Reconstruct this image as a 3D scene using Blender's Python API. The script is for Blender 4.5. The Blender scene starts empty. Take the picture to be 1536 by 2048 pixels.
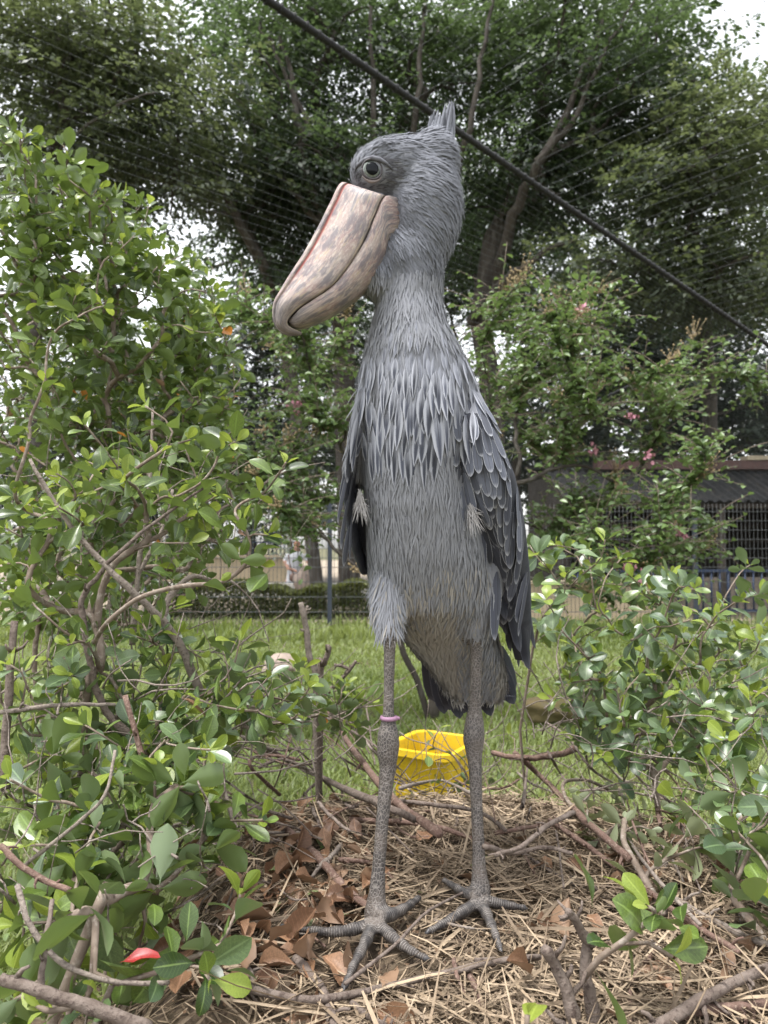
import bpy, bmesh, math, random
import numpy as np
from mathutils import Vector, Matrix, Euler, Quaternion
from mathutils.bvhtree import BVHTree
R = math.radians
scene = bpy.context.scene
COL = scene.collection

# ------------------------------------------------------------------ camera
CAMZ = 1.2
PITCH = R(2.456)
F = 1539.0
cd = bpy.data.cameras.new('camera')
cd.sensor_fit = 'VERTICAL'
cd.sensor_height = 34.6
cd.sensor_width = 25.95
cd.lens = 26.0
cd.clip_start = 0.05
cd.clip_end = 900
cd.dof.use_dof = True
cd.dof.focus_distance = 1.2
cd.dof.aperture_fstop = 7.5
cam = bpy.data.objects.new('camera', cd)
cam.location = (0, 0, CAMZ)
cam.rotation_euler = (R(90) + PITCH, 0, 0)
COL.objects.link(cam)
scene.camera = cam

# ------------------------------------------------------------------ sky, sun, exposure
SUN_EL, SUN_AZ = R(74), R(240)          # azimuth measured from +Y towards +X
world = bpy.data.worlds.new('World')
scene.world = world
world.use_nodes = True
nt = world.node_tree
nt.nodes.clear()
sky = nt.nodes.new('ShaderNodeTexSky')
sky.sky_type = 'NISHITA'
sky.sun_disc = False
sky.sun_elevation = SUN_EL
sky.sun_rotation = SUN_AZ
sky.dust_density = 2.0
sky.air_density = 1.2
sky.ozone_density = 1.0
hs = nt.nodes.new('ShaderNodeHueSaturation')
hs.inputs['Saturation'].default_value = 0.14
bgn = nt.nodes.new('ShaderNodeBackground')
bgn.inputs['Strength'].default_value = 0.12
out = nt.nodes.new('ShaderNodeOutputWorld')
nt.links.new(sky.outputs[0], hs.inputs['Color'])
nt.links.new(hs.outputs[0], bgn.inputs['Color'])
nt.links.new(bgn.outputs[0], out.inputs['Surface'])
sd = bpy.data.lights.new('sun', 'SUN')
sd.energy = 1.5
sd.angle = R(16)
sd.color = (1.0, 0.975, 0.945)
sun = bpy.data.objects.new('sun', sd)
sdir = Vector((math.sin(SUN_AZ) * math.cos(SUN_EL), math.cos(SUN_AZ) * math.cos(SUN_EL), math.sin(SUN_EL)))
sun.rotation_euler = (-sdir).to_track_quat('-Z', 'Y').to_euler()
sun.location = sdir * 40
COL.objects.link(sun)
scene.view_settings.view_transform = 'Standard'
scene.view_settings.look = 'None'
scene.view_settings.gamma = 1.0
scene.view_settings.exposure = 1.95
scene.cycles.max_bounces = 4
scene.cycles.diffuse_bounces = 2
scene.cycles.transmission_bounces = 3
scene.cycles.use_adaptive_sampling = True
scene.cycles.adaptive_threshold = 0.02
scene.cycles.use_denoising = True

# ------------------------------------------------------------------ measuring helpers
def ray(px, py):
    dx, dy = (px - 768.0) / F, (1024.0 - py) / F
    c, s = math.cos(PITCH), math.sin(PITCH)
    return Vector((dx, c - dy * s, s + dy * c))
def at(px, py, Y):
    d = ray(px, py)
    return Vector((0, 0, CAMZ)) + d * (Y / d.y)
def at_z(px, py, z):
    d = ray(px, py)
    return Vector((0, 0, CAMZ)) + d * ((z - CAMZ) / d.z)
def proj(p):
    c, s = math.cos(PITCH), math.sin(PITCH)
    x, y, z = p[0], p[1], p[2] - CAMZ
    dep = y * c + z * s
    up = -y * s + z * c
    if dep < 0.05: return (-9999, -9999, dep)
    return (768 + F * x / dep, 1024 - F * up / dep, dep)

# ------------------------------------------------------------------ object helpers
def link(o):
    COL.objects.link(o)
    return o
def tag(o, label, cat, group=None, kind=None):
    o['label'] = label
    if cat: o['category'] = cat
    if group: o['group'] = group
    if kind: o['kind'] = kind
    return o
def thing(name, label, cat, base, group=None):
    o = bpy.data.objects.new(name, None)
    o.empty_display_size = 0.1
    o.location = base
    link(o)
    return tag(o, label, cat, group)
def part(name, me, parent, kind=None, mw=None):
    o = bpy.data.objects.new(name, me)
    link(o)
    if mw is not None: o.matrix_world = mw
    if parent is not None:
        o.parent = parent
        b = parent.location
        t = Matrix.Translation(-Vector(b))
        if parent.parent is not None:
            t = Matrix.Identity(4)
        o.matrix_parent_inverse = t
    if kind: o['kind'] = kind
    return o
def structure(name, me, label=None):
    o = link(bpy.data.objects.new(name, me))
    o['kind'] = 'structure'
    if label: o['label'] = label
    return o

class MB:
    """collects geometry; faces carry a material slot"""
    def __init__(s): s.v = []; s.f = []; s.m = []; s.n = 0
    def add(s, v, f, m=0):
        v = np.asarray(v, float).reshape(-1, 3)
        s.v.append(v)
        for q in f: s.f.append(tuple(int(i) + s.n for i in q))
        s.m.extend([m] * len(f))
        s.n += len(v)
    def box(s, a, b, m=0):
        x0, y0, z0 = a; x1, y1, z1 = b
        s.add([(x0,y0,z0),(x1,y0,z0),(x1,y1,z0),(x0,y1,z0),(x0,y0,z1),(x1,y0,z1),(x1,y1,z1),(x0,y1,z1)],
              [(0,3,2,1),(4,5,6,7),(0,1,5,4),(1,2,6,5),(2,3,7,6),(3,0,4,7)], m)
    def tube(s, pts, rad, n=6, m=0, cap=True):
        v, f = tube_np(pts, rad, n, cap)
        s.add(v, f, m)
    def ellipsoid(s, c, rx, ry, rz, rot=None, nu=20, nv=12, m=0):
        v = []
        for j in range(nv + 1):
            ph = -math.pi / 2 + math.pi * j / nv
            for i in range(nu):
                th = 2 * math.pi * i / nu
                p = Vector((rx * math.cos(ph) * math.cos(th), ry * math.cos(ph) * math.sin(th), rz * math.sin(ph)))
                if rot is not None: p = rot @ p
                v.append(Vector(c) + p)
        f = [(j*nu+i, j*nu+(i+1) % nu, (j+1)*nu+(i+1) % nu, (j+1)*nu+i) for j in range(nv) for i in range(nu)]
        s.add([tuple(p) for p in v], f, m)
    def loft(s, rings, m=0, cap=True):
        n = len(rings[0]); k = len(rings)
        v = [tuple(p) for r in rings for p in r]
        f = [(j*n+i, j*n+(i+1) % n, (j+1)*n+(i+1) % n, (j+1)*n+i) for j in range(k-1) for i in range(n)]
        if cap:
            f.append(tuple(range(n))[::-1]); f.append(tuple(range((k-1)*n, k*n)))
        s.add(v, f, m)
    def mesh(s, name, mats, smooth=True):
        me = bpy.data.meshes.new(name)
        me.from_pydata(np.concatenate(s.v).tolist() if s.v else [], [], s.f)
        if not isinstance(mats, (list, tuple)): mats = [mats]
        for q in mats: me.materials.append(q)
        if len(mats) > 1: me.polygons.foreach_set('material_index', s.m)
        me.polygons.foreach_set('use_smooth', [smooth] * len(me.polygons))
        me.update()
        return me

def tube_np(pts, rad, n=6, cap=True):
    P = np.array([tuple(p) for p in pts], float); k = len(P)
    rad = np.broadcast_to(np.asarray(rad, float), (k,))
    T = np.gradient(P, axis=0)
    T /= np.linalg.norm(T, axis=1)[:, None] + 1e-12
    ref = np.array((0, 0, 1.0)) if abs(T[0][2]) < 0.9 else np.array((1.0, 0, 0))
    U = np.zeros_like(P)
    u = ref - T[0] * ref.dot(T[0]); u /= np.linalg.norm(u)
    for i in range(k):
        u = u - T[i] * u.dot(T[i]); u /= np.linalg.norm(u) + 1e-12
        U[i] = u
    W = np.cross(T, U)
    a = np.arange(n) * 2 * np.pi / n
    V = P[:, None] + (U[:, None] * np.cos(a)[None, :, None] + W[:, None] * np.sin(a)[None, :, None]) * rad[:, None, None]
    f = [(j*n+i, j*n+(i+1) % n, (j+1)*n+(i+1) % n, (j+1)*n+i) for j in range(k-1) for i in range(n)]
    if cap: f += [tuple(range(n))[::-1], tuple(range((k-1)*n, k*n))]
    return V.reshape(-1, 3), f

def np_mesh(name, V, Q, mat, attrs=None, smooth=True):
    """fast mesh from arrays: V (n,3), Q (m,k) faces all with k corners"""
    me = bpy.data.meshes.new(name)
    V = np.ascontiguousarray(V, np.float32); Q = np.ascontiguousarray(Q, np.int32)
    k = Q.shape[1]
    me.vertices.add(len(V)); me.vertices.foreach_set('co', V.ravel())
    me.loops.add(Q.size); me.loops.foreach_set('vertex_index', Q.ravel())
    me.polygons.add(len(Q)); me.polygons.foreach_set('loop_start', np.arange(len(Q), dtype=np.int32) * k)
    me.polygons.foreach_set('use_smooth', np.full(len(Q), smooth))
    me.update(calc_edges=True)
    for an, arr in (attrs or {}).items():
        arr = np.ascontiguousarray(arr, np.float32)
        if arr.ndim == 1:
            a = me.attributes.new(an, 'FLOAT', 'POINT'); a.data.foreach_set('value', arr)
        else:
            a = me.attributes.new(an, 'FLOAT_VECTOR', 'POINT'); a.data.foreach_set('vector', arr.ravel())
    me.materials.append(mat)
    return me

def inst(name, tpl, M, rnd, mat, smooth=True):
    """many copies of a template (v, quads, lc) by frames M (N,3,4) joined into one mesh"""
    tv, tf, lc = tpl
    M = np.asarray(M, float)
    N, T = len(M), len(tv)
    V = np.einsum('nij,tj->nti', M[:, :, :3], tv) + M[:, None, :, 3]
    Q = (tf[None] + (np.arange(N) * T)[:, None, None]).reshape(-1, tf.shape[1])
    return np_mesh(name, V.reshape(-1, 3), Q, mat, {'rnd': np.repeat(np.asarray(rnd, float), T), 'lc': np.tile(lc, (N, 1))}, smooth)

def inst_multi(name, tpls, M, rnd, mat, rng, normals=None):
    """like inst, but each copy takes one of several templates of equal topology"""
    M = np.asarray(M, float); N = len(M)
    TV = np.array([t[0] for t in tpls]); tf = tpls[0][1]; lc = tpls[0][2]; T = TV.shape[1]
    ch = np.array([rng.randrange(len(tpls)) for _ in range(N)])
    V = np.einsum('nij,ntj->nti', M[:, :, :3], TV[ch]) + M[:, None, :, 3]
    Q = (tf[None] + (np.arange(N) * T)[:, None, None]).reshape(-1, tf.shape[1])
    me = np_mesh(name, V.reshape(-1, 3), Q, mat, {'rnd': np.repeat(np.asarray(rnd, float), T), 'lc': np.tile(lc, (N, 1))})
    if normals is not None: me.normals_split_custom_set_from_vertices(np.repeat(np.asarray(normals, np.float32), T, axis=0))
    return me

def frame(p, d, n, sx, sy=None, sz=None):
    """3x4 frame: x across, y along d, z towards n"""
    d = Vector(d).normalized(); n = Vector(n)
    x = d.cross(n)
    if x.length < 1e-5: x = d.cross(Vector((0.3, 0.5, 0.8)))
    x.normalize(); z = x.cross(d)
    sy = sx if sy is None else sy
    sz = sy if sz is None else sz
    return [[x[0]*sx, d[0]*sy, z[0]*sz, p[0]], [x[1]*sx, d[1]*sy, z[1]*sz, p[1]], [x[2]*sx, d[2]*sy, z[2]*sz, p[2]]]
def mat4(fr): return Matrix((fr[0], fr[1], fr[2], (0, 0, 0, 1)))

def blade(profile, cols, fold=0.0, bend=0.0, twist=0.0, wave=0.0):
    """flat leaf/feather template of unit length; profile = [(t, halfwidth)], columns across"""
    v, lc = [], []
    nc = len(cols)
    for k, (t, w) in enumerate(profile):
        ang = bend * t
        if abs(bend) > 1e-4:
            y = math.sin(ang) / bend; z = -(1 - math.cos(ang)) / bend
        else: y, z = t, 0.0
        tw = twist * t
        for c in cols:
            x = c * w
            dz = abs(c) * w * fold + wave * w * abs(c) * math.sin(t * 9 + c * 2)
            xx = x * math.cos(tw) - dz * math.sin(tw); zz = x * math.sin(tw) + dz * math.cos(tw)
            v.append((xx, y + zz * math.sin(ang), z + zz * math.cos(ang))); lc.append((c, t, 0))
    q = [(k*nc+i, k*nc+i+1, (k+1)*nc+i+1, (k+1)*nc+i) for k in range(len(profile)-1) for i in range(nc-1)]
    return np.array(v, float), np.array(q, np.int64), np.array(lc, float)

def single(tpl, rnd, name, mat):
    return np_mesh(name, tpl[0], tpl[1], mat, {'rnd': np.full(len(tpl[0]), rnd), 'lc': tpl[2]})

def remesh(mb, voxel, smooth_it=4):
    """one continuous surface out of overlapping closed pieces"""
    me = mb.mesh('tmp', [], True) if False else bpy.data.meshes.new('tmp')
    me.from_pydata(np.concatenate(mb.v).tolist(), [], mb.f)
    bm = bmesh.new(); bm.from_mesh(me)
    bmesh.ops.recalc_face_normals(bm, faces=bm.faces)
    bm.to_mesh(me); bm.free()
    o = bpy.data.objects.new('tmp', me); COL.objects.link(o)
    r = o.modifiers.new('r', 'REMESH'); r.mode = 'VOXEL'; r.voxel_size = voxel; r.use_smooth_shade = True
    if smooth_it:
        s = o.modifiers.new('s', 'SMOOTH'); s.factor = 0.5; s.iterations = smooth_it
    dg = bpy.context.evaluated_depsgraph_get(); dg.update()
    res = bpy.data.meshes.new_from_object(o.evaluated_get(dg))
    bpy.data.objects.remove(o); bpy.data.meshes.remove(me)
    res.polygons.foreach_set('use_smooth', [True] * len(res.polygons))
    return res

# ------------------------------------------------------------------ materials
def newmat(name):
    m = bpy.data.materials.new(name); m.use_nodes = True
    nt = m.node_tree; nt.nodes.clear()
    o = nt.nodes.new('ShaderNodeOutputMaterial')
    p = nt.nodes.new('ShaderNodeBsdfPrincipled')
    nt.links.new(p.outputs[0], o.inputs[0])
    return m, nt, p, o
def nd(nt, t, **kw):
    n = nt.nodes.new(t)
    for k, v in kw.items():
        if k in n.inputs: n.inputs[k].default_value = v
        else: setattr(n, k, v)
    return n
def rgb(c): return (c[0], c[1], c[2], 1.0)
def mix(nt, fac, a, b, mode='MIX'):
    n = nt.nodes.new('ShaderNodeMix'); n.data_type = 'RGBA'; n.blend_type = mode; n.clamp_factor = True
    for sock, val in ((n.inputs[0], fac), (n.inputs[6], a), (n.inputs[7], b)):
        if hasattr(val, 'is_output'): nt.links.new(val, sock)
        elif isinstance(val, (int, float)): sock.default_value = val
        else: sock.default_value = rgb(val)
    return n.outputs[2]
def mth(nt, op, a, b=0.0, c=0.0):
    n = nt.nodes.new('ShaderNodeMath'); n.operation = op
    for i, val in enumerate((a, b, c)):
        if hasattr(val, 'is_output'): nt.links.new(val, n.inputs[i])
        else: n.inputs[i].default_value = val
    return n.outputs[0]
def ramp(nt, fac, lo, hi, a=0.0, b=1.0):
    n = nt.nodes.new('ShaderNodeMapRange'); n.interpolation_type = 'SMOOTHSTEP'
    nt.links.new(fac, n.inputs[0])
    for i, v in enumerate((lo, hi, a, b)): n.inputs[i+1].default_value = v
    return n.outputs[0]
def noise(nt, scale, detail=4.0, rough=0.55, stretch=None, coord='Object', vec=None):
    tc = nt.nodes.new('ShaderNodeTexCoord')
    v = tc.outputs[coord] if vec is None else vec
    if stretch:
        mp = nt.nodes.new('ShaderNodeMapping'); mp.inputs['Scale'].default_value = stretch
        nt.links.new(v, mp.inputs['Vector']); v = mp.outputs[0]
    n = nd(nt, 'ShaderNodeTexNoise', Scale=scale, Detail=detail, Roughness=rough)
    nt.links.new(v, n.inputs['Vector'])
    return n.outputs['Fac']
def attr(nt, name, out='Fac'):
    n = nt.nodes.new('ShaderNodeAttribute'); n.attribute_name = name
    return n.outputs[out]
def bump(nt, p, h, strength=0.4, dist=0.01):
    b = nd(nt, 'ShaderNodeBump', Strength=strength, Distance=dist)
    nt.links.new(h, b.inputs['Height']); nt.links.new(b.outputs[0], p.inputs['Normal'])
def pmat(name, c1, c2, scale=8.0, rough=0.8, bmp=0.3, bdist=0.01, stretch=None, c3=None, s3=30.0, spec=0.3):
    m, nt, p, o = newmat(name)
    n1 = noise(nt, scale, 6, 0.6, stretch)
    col = mix(nt, ramp(nt, n1, 0.35, 0.65), c1, c2)
    n2 = noise(nt, s3, 5, 0.6, stretch)
    if c3 is not None: col = mix(nt, ramp(nt, n2, 0.52, 0.66), col, c3)
    nt.links.new(col, p.inputs['Base Color'])
    p.inputs['Roughness'].default_value = rough
    p.inputs['Specular IOR Level'].default_value = spec
    if bmp: bump(nt, p, n2, bmp, bdist)
    return m
def leafmat(name, dark, light, back=None, rough=0.4, trans=0.3, vein=0.35, tcol=None, spec=0.5, spots=None, hue_noise=0.0):
    m, nt, p, o = newmat(name)
    r = attr(nt, 'rnd')
    col = mix(nt, r, dark, light)
    n = noise(nt, 25.0, 4)
    col = mix(nt, ramp(nt, n, 0.3, 0.75, 0.0, 0.55), col, tuple(c * 0.62 for c in dark))
    lc = attr(nt, 'lc', 'Vector')
    sx = nt.nodes.new('ShaderNodeSeparateXYZ'); nt.links.new(lc, sx.inputs[0])
    ax = mth(nt, 'ABSOLUTE', sx.outputs[0])
    if vein:
        rib = ramp(nt, ax, 0.03, 0.12, 1.0, 0.0)
        w = mth(nt, 'SINE', mth(nt, 'MULTIPLY', mth(nt, 'SUBTRACT', sx.outputs[1], mth(nt, 'MULTIPLY', ax, 0.16)), 70.0))
        sv = mth(nt, 'MULTIPLY', ramp(nt, w, 0.75, 1.0), 0.25)
        col = mix(nt, mth(nt, 'MULTIPLY', mth(nt, 'MAXIMUM', rib, sv), vein), col, tuple(min(1, c * 1.9 + 0.05) for c in light))
    if spots is not None:
        ns = noise(nt, 90.0, 3)
        col = mix(nt, ramp(nt, ns, 0.66, 0.72), col, spots)
    if back is not None:
        g = nt.nodes.new('ShaderNodeNewGeometry')
        col = mix(nt, g.outputs['Backfacing'], col, back)
    nt.links.new(col, p.inputs['Base Color'])
    p.inputs['Roughness'].default_value = rough
    p.inputs['Specular IOR Level'].default_value = spec
    if trans:
        t = nt.nodes.new('ShaderNodeBsdfTranslucent')
        tc = mix(nt, 0.6, col, tcol if tcol is not None else tuple(min(1, c * 2.0) for c in light))
        nt.links.new(tc, t.inputs['Color'])
        ms = nt.nodes.new('ShaderNodeMixShader'); ms.inputs[0].default_value = trans
        nt.links.new(p.outputs[0], ms.inputs[1]); nt.links.new(t.outputs[0], ms.inputs[2])
        nt.links.new(ms.outputs[0], o.inputs[0])
    return m
def feathermat(name, centre, edge, e0=0.55, e1=0.9, rough=0.65, var=0.35, shaft=None, trans=0.0, barb=0.5, distal=None):
    m, nt, p, o = newmat(name)
    r = attr(nt, 'rnd')
    lc = attr(nt, 'lc', 'Vector')
    sx = nt.nodes.new('ShaderNodeSeparateXYZ'); nt.links.new(lc, sx.inputs[0])
    ax = mth(nt, 'ABSOLUTE', sx.outputs[0])
    c0 = mix(nt, r, tuple(c * (1 - var) for c in centre), tuple(min(1, c * (1 + var)) for c in centre))
    n = noise(nt, 60.0, 4)
    axn = mth(nt, 'ADD', ax, mth(nt, 'MULTIPLY', mth(nt, 'SUBTRACT', n, 0.5), 0.35))
    tip = ramp(nt, sx.outputs[1], 0.86, 1.0, 0.0, 0.8)
    e = mth(nt, 'MAXIMUM', ramp(nt, axn, e0, e1), tip)
    if distal is not None: e = mth(nt, 'MAXIMUM', e, ramp(nt, sx.outputs[1], .30, .62, distal, 0.0))
    col = mix(nt, e, c0, edge)
    w = mth(nt, 'SINE', mth(nt, 'MULTIPLY', mth(nt, 'SUBTRACT', sx.outputs[1], mth(nt, 'MULTIPLY', ax, 0.22)), 190.0))
    wn = mth(nt, 'MULTIPLY', ramp(nt, w, -0.2, 1.0), barb * 0.5)
    col = mix(nt, wn, col, tuple(c * 0.55 for c in centre))
    if shaft is not None:
        col = mix(nt, ramp(nt, ax, 0.03, 0.09, 0.8, 0.0), col, shaft)
    nt.links.new(col, p.inputs['Base Color'])
    p.inputs['Roughness'].default_value = rough
    p.inputs['Specular IOR Level'].default_value = 0.25
    p.inputs['Sheen Weight'].default_value = 0.08
    return m

# ------------------------------------------------------------------ branching helper
def grow(base_nodes, tips, rng, k_path=0.35, wob=0.06, sag=0.0, steps=5, r0=0.0016, power=0.46, rmax=1.0):
    """joins tips to a growing branch skeleton; returns polylines (pts, radii, depth) and the tip directions"""
    nodes = [Vector(p) for p in base_nodes]
    parent = [i - 1 for i in range(len(nodes))]
    plen = [0.0]
    for i in range(1, len(nodes)): plen.append(plen[-1] + (nodes[i] - nodes[i-1]).length)
    order = sorted(range(len(tips)), key=lambda i: (Vector(tips[i]) - nodes[-1]).length)
    tipnode = {}
    for ti in order:
        t = Vector(tips[ti])
        NA = np.array([tuple(q) for q in nodes])
        c = np.linalg.norm(NA - np.array(tuple(t)), axis=1) + k_path * np.array(plen)
        c += np.maximum(0, NA[:, 2] - t.z) * 0.8
        j = int(np.argmin(c))
        a = nodes[j]; L = (t - a).length
        if parent[j] >= 0: d0 = (a - nodes[parent[j]]).normalized()
        else: d0 = Vector((0, 0, 1))
        ns = max(2, min(steps, int(L / 0.05) + 2))
        side = Vector((rng.gauss(0, 1), rng.gauss(0, 1), rng.gauss(0, 1))) * wob * L
        m = a + d0 * L * 0.35 + (t - a) * 0.25 + side + Vector((0, 0, -sag * L))
        prev = j
        for s in range(1, ns + 1):
            u = s / ns
            q = a * (1-u)**2 + m * 2*u*(1-u) + t * u*u
            if s < ns: q = q + Vector((rng.gauss(0, 1), rng.gauss(0, 1), rng.gauss(0, 1))) * wob * 0.12 * L
            nodes.append(q); parent.append(prev); plen.append(plen[prev] + (q - nodes[prev]).length)
            prev = len(nodes) - 1
        tipnode[ti] = prev
    cnt = [0.0] * len(nodes)
    for ti, n in tipnode.items():
        while n >= 0:
            cnt[n] += 1; n = parent[n]
    rad = [min(rmax, r0 * max(1.0, c) ** power) for c in cnt]
    kids = [[] for _ in nodes]
    for i, p in enumerate(parent):
        if p >= 0: kids[p].append(i)
    lines = []
    stack = [(0, None)]
    while stack:
        s, par = stack.pop()
        pts = []; rr = []
        if par is not None:
            pts.append(nodes[par]); rr.append(min(rad[par], rad[s] * 1.25))
        n = s
        while True:
            pts.append(nodes[n]); rr.append(rad[n])
            ks = kids[n]
            if not ks: break
            ks = sorted(ks, key=lambda q: -cnt[q])
            for q in ks[1:]: stack.append((q, n))
            n = ks[0]
        if len(pts) >= 2: lines.append((pts, rr))
    dirs = {}
    for ti, n in tipnode.items():
        dirs[ti] = (nodes[n] - nodes[parent[n]]).normalized()
    return lines, dirs
# ================================================================== MATERIALS
M_soil = pmat('soil', (0.10, 0.085, 0.05), (0.07, 0.08, 0.03), 3.0, 0.95, 0.5, 0.02, c3=(0.13, 0.11, 0.07), s3=20)
M_sand = pmat('sand', (0.27, 0.22, 0.165), (0.21, 0.175, 0.13), 2.0, 0.95, 0.2, 0.01, c3=(0.24, 0.20, 0.15), s3=9)
M_bark = pmat('bark', (0.04, 0.033, 0.028), (0.07, 0.06, 0.05), 6.0, 0.9, 0.6, 0.02, stretch=(1, 1, 0.25), c3=(0.10, 0.092, 0.08), s3=14)
M_steel_blue = pmat('blue painted steel', (0.024, 0.031, 0.045), (0.03, 0.038, 0.054), 20, 0.45, 0.1, 0.002, spec=0.5)
M_wire = pmat('galvanised wire', (0.055, 0.06, 0.06), (0.09, 0.095, 0.095), 30, 0.5, 0.0)
M_net = pmat('net wire', (0.03, 0.034, 0.036), (0.05, 0.055, 0.055), 30, 0.5, 0.0)
M_rope = pmat('black rope', (0.015, 0.015, 0.016), (0.03, 0.03, 0.032), 80, 0.8, 0.4, 0.004)
M_blue = pmat('bright blue paint', (0.02, 0.031, 0.06), (0.026, 0.038, 0.07), 10, 0.5, 0.1, 0.002)
M_beige = pmat('beige plaster', (0.36, 0.30, 0.21), (0.31, 0.26, 0.18), 3, 0.9, 0.2, 0.004)
M_treeleaf_a = leafmat('zelkova leaves', (0.017, 0.032, 0.021), (0.074, 0.098, 0.062), rough=0.5, trans=0.38, vein=0, tcol=(0.16, 0.24, 0.07))
M_treeleaf_b = leafmat('olive leaves', (0.028, 0.043, 0.026), (0.095, 0.118, 0.066), rough=0.5, trans=0.38, vein=0, tcol=(0.24, 0.29, 0.10))
M_treeleaf_c = leafmat('dark evergreen leaves', (0.013, 0.024, 0.017), (0.045, 0.064, 0.042), rough=0.45, trans=0.2, vein=0, tcol=(0.10, 0.18, 0.05))
M_grass = leafmat('lawn grass', (0.11, 0.155, 0.04), (0.23, 0.265, 0.095), rough=0.55, trans=0.35, vein=0, tcol=(0.45, 0.55, 0.12))
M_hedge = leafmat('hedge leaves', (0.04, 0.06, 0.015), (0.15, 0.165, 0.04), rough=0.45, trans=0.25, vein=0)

# ================================================================== GROUND
g = MB()
g.add([(-300, -300, 0), (300, -300, 0), (300, 300, 0), (-300, 300, 0)], [(0, 1, 2, 3)])
structure('ground', g.mesh('ground', M_soil))
def sheet(x0, x1, y0, y1, z, step, amp, seed):
    rs = np.random.RandomState(seed)
    nx, ny = int((x1 - x0) / step) + 1, int((y1 - y0) / step) + 1
    X, Y = np.meshgrid(np.linspace(x0, x1, nx), np.linspace(y0, y1, ny))
    Z = z + rs.uniform(0, amp, X.shape)
    Q = np.array([(j*nx+i, j*nx+i+1, (j+1)*nx+i+1, (j+1)*nx+i) for j in range(ny-1) for i in range(nx-1)])
    return np.stack([X, Y, Z], -1).reshape(-1, 3), Q
v, q = sheet(-26, 26, 10.9, 60, 0.004, 1.5, 0.0, 1)
structure('sandy_path', np_mesh('sandy_path', v, q, M_sand))

# lawn: grass blades nobody could count
rs = np.random.RandomState(4)
NG = 120000
Yg = 2.0 + 8.6 * rs.rand(NG) ** 1.1
Xg = (rs.rand(NG) * 2 - 1) * (0.56 * Yg + 0.4)
hg = (0.035 + 0.05 * rs.rand(NG)) * (1 + 0.5 * np.sin(Xg * 2.1 + 3 * np.sin(Yg * 1.3)) * np.sin(Yg * 1.9)) 
tall = (Yg > 9.4) & (rs.rand(NG) < 0.5)
hg = np.where(tall, hg * 2.6, hg)
Yg[:9000] = 10.15 + 0.75 * rs.rand(9000); Xg[:9000] = (rs.rand(9000) * 2 - 1) * 6.0; hg[:9000] = 0.08 + 0.20 * rs.rand(9000) ** 2
wg = 0.0022 + 0.00075 * Yg
az = rs.rand(NG) * 6.283; lean = rs.rand(NG) * 0.9 + 0.15
dx, dy = np.cos(az), np.sin(az)
ux, uy = -dy, dx
base = np.stack([Xg, Yg, np.full(NG, -0.002)], -1)
side = np.stack([ux, uy, np.zeros(NG)], -1) * wg[:, None]
mid = base + np.stack([dx * lean * hg * 0.35, dy * lean * hg * 0.35, hg * 0.6], -1)
top = base + np.stack([dx * lean * hg * 1.1, dy * lean * hg * 1.1, hg * (1 - 0.25 * lean)], -1)
V = np.stack([base - side, base + side, mid + side * 0.8, mid - side * 0.8, top + side * 0.15, top - side * 0.15], 1)
Qg = (np.array([[0, 1, 2, 3], [3, 2, 4, 5]])[None] + (np.arange(NG) * 6)[:, None, None]).reshape(-1, 4)
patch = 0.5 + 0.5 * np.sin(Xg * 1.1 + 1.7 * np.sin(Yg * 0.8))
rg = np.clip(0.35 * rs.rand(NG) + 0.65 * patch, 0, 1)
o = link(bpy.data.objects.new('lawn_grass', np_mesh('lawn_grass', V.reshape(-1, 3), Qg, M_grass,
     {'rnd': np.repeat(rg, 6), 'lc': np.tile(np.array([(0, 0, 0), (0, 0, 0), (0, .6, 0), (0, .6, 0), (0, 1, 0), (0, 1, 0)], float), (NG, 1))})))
tag(o, 'bright green lawn grass between the nest and the wire fence', 'grass', kind='stuff')

# ================================================================== WIRE FENCE
FY = 10.4
FTOP = 1.76
fence = thing('wire_fence', 'dark welded wire fence with blue steel posts across the far edge of the lawn', 'fence', (0, FY, 0))
mw = MB()
for i in range(int(13.0 / 0.055)):
    x = -6.5 + i * 0.055
    mw.tube([(x, FY, 0.0), (x, FY, FTOP)], 0.0030, 4)
z = 0.10
k = 0
while z < FTOP:
    mw.tube([(-6.5, FY - 0.005, z), (6.5, FY - 0.005, z)], 0.0040, 4)
    mw.tube([(-6.5, FY + 0.006, z + 0.001), (6.5, FY + 0.006, z + 0.001)], 0.0035, 4)
    z += 0.125 if z > 0.8 else 0.2
part('wire_mesh', mw.mesh('wire_mesh', M_wire), fence, 'stuff')
for px in (-70, 296, 660, 1024, 1388, 1750):
    x = at(px, 1100, FY).x
    pm_ = MB(); pm_.box((x - 0.03, FY - 0.06, 0), (x + 0.03, FY - 0.012, FTOP + 0.02))
    pm_.box((x - 0.034, FY - 0.064, FTOP + 0.02), (x + 0.034, FY - 0.008, FTOP + 0.035))
    part('post', pm_.mesh('post', M_steel_blue, False), fence)

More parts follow.
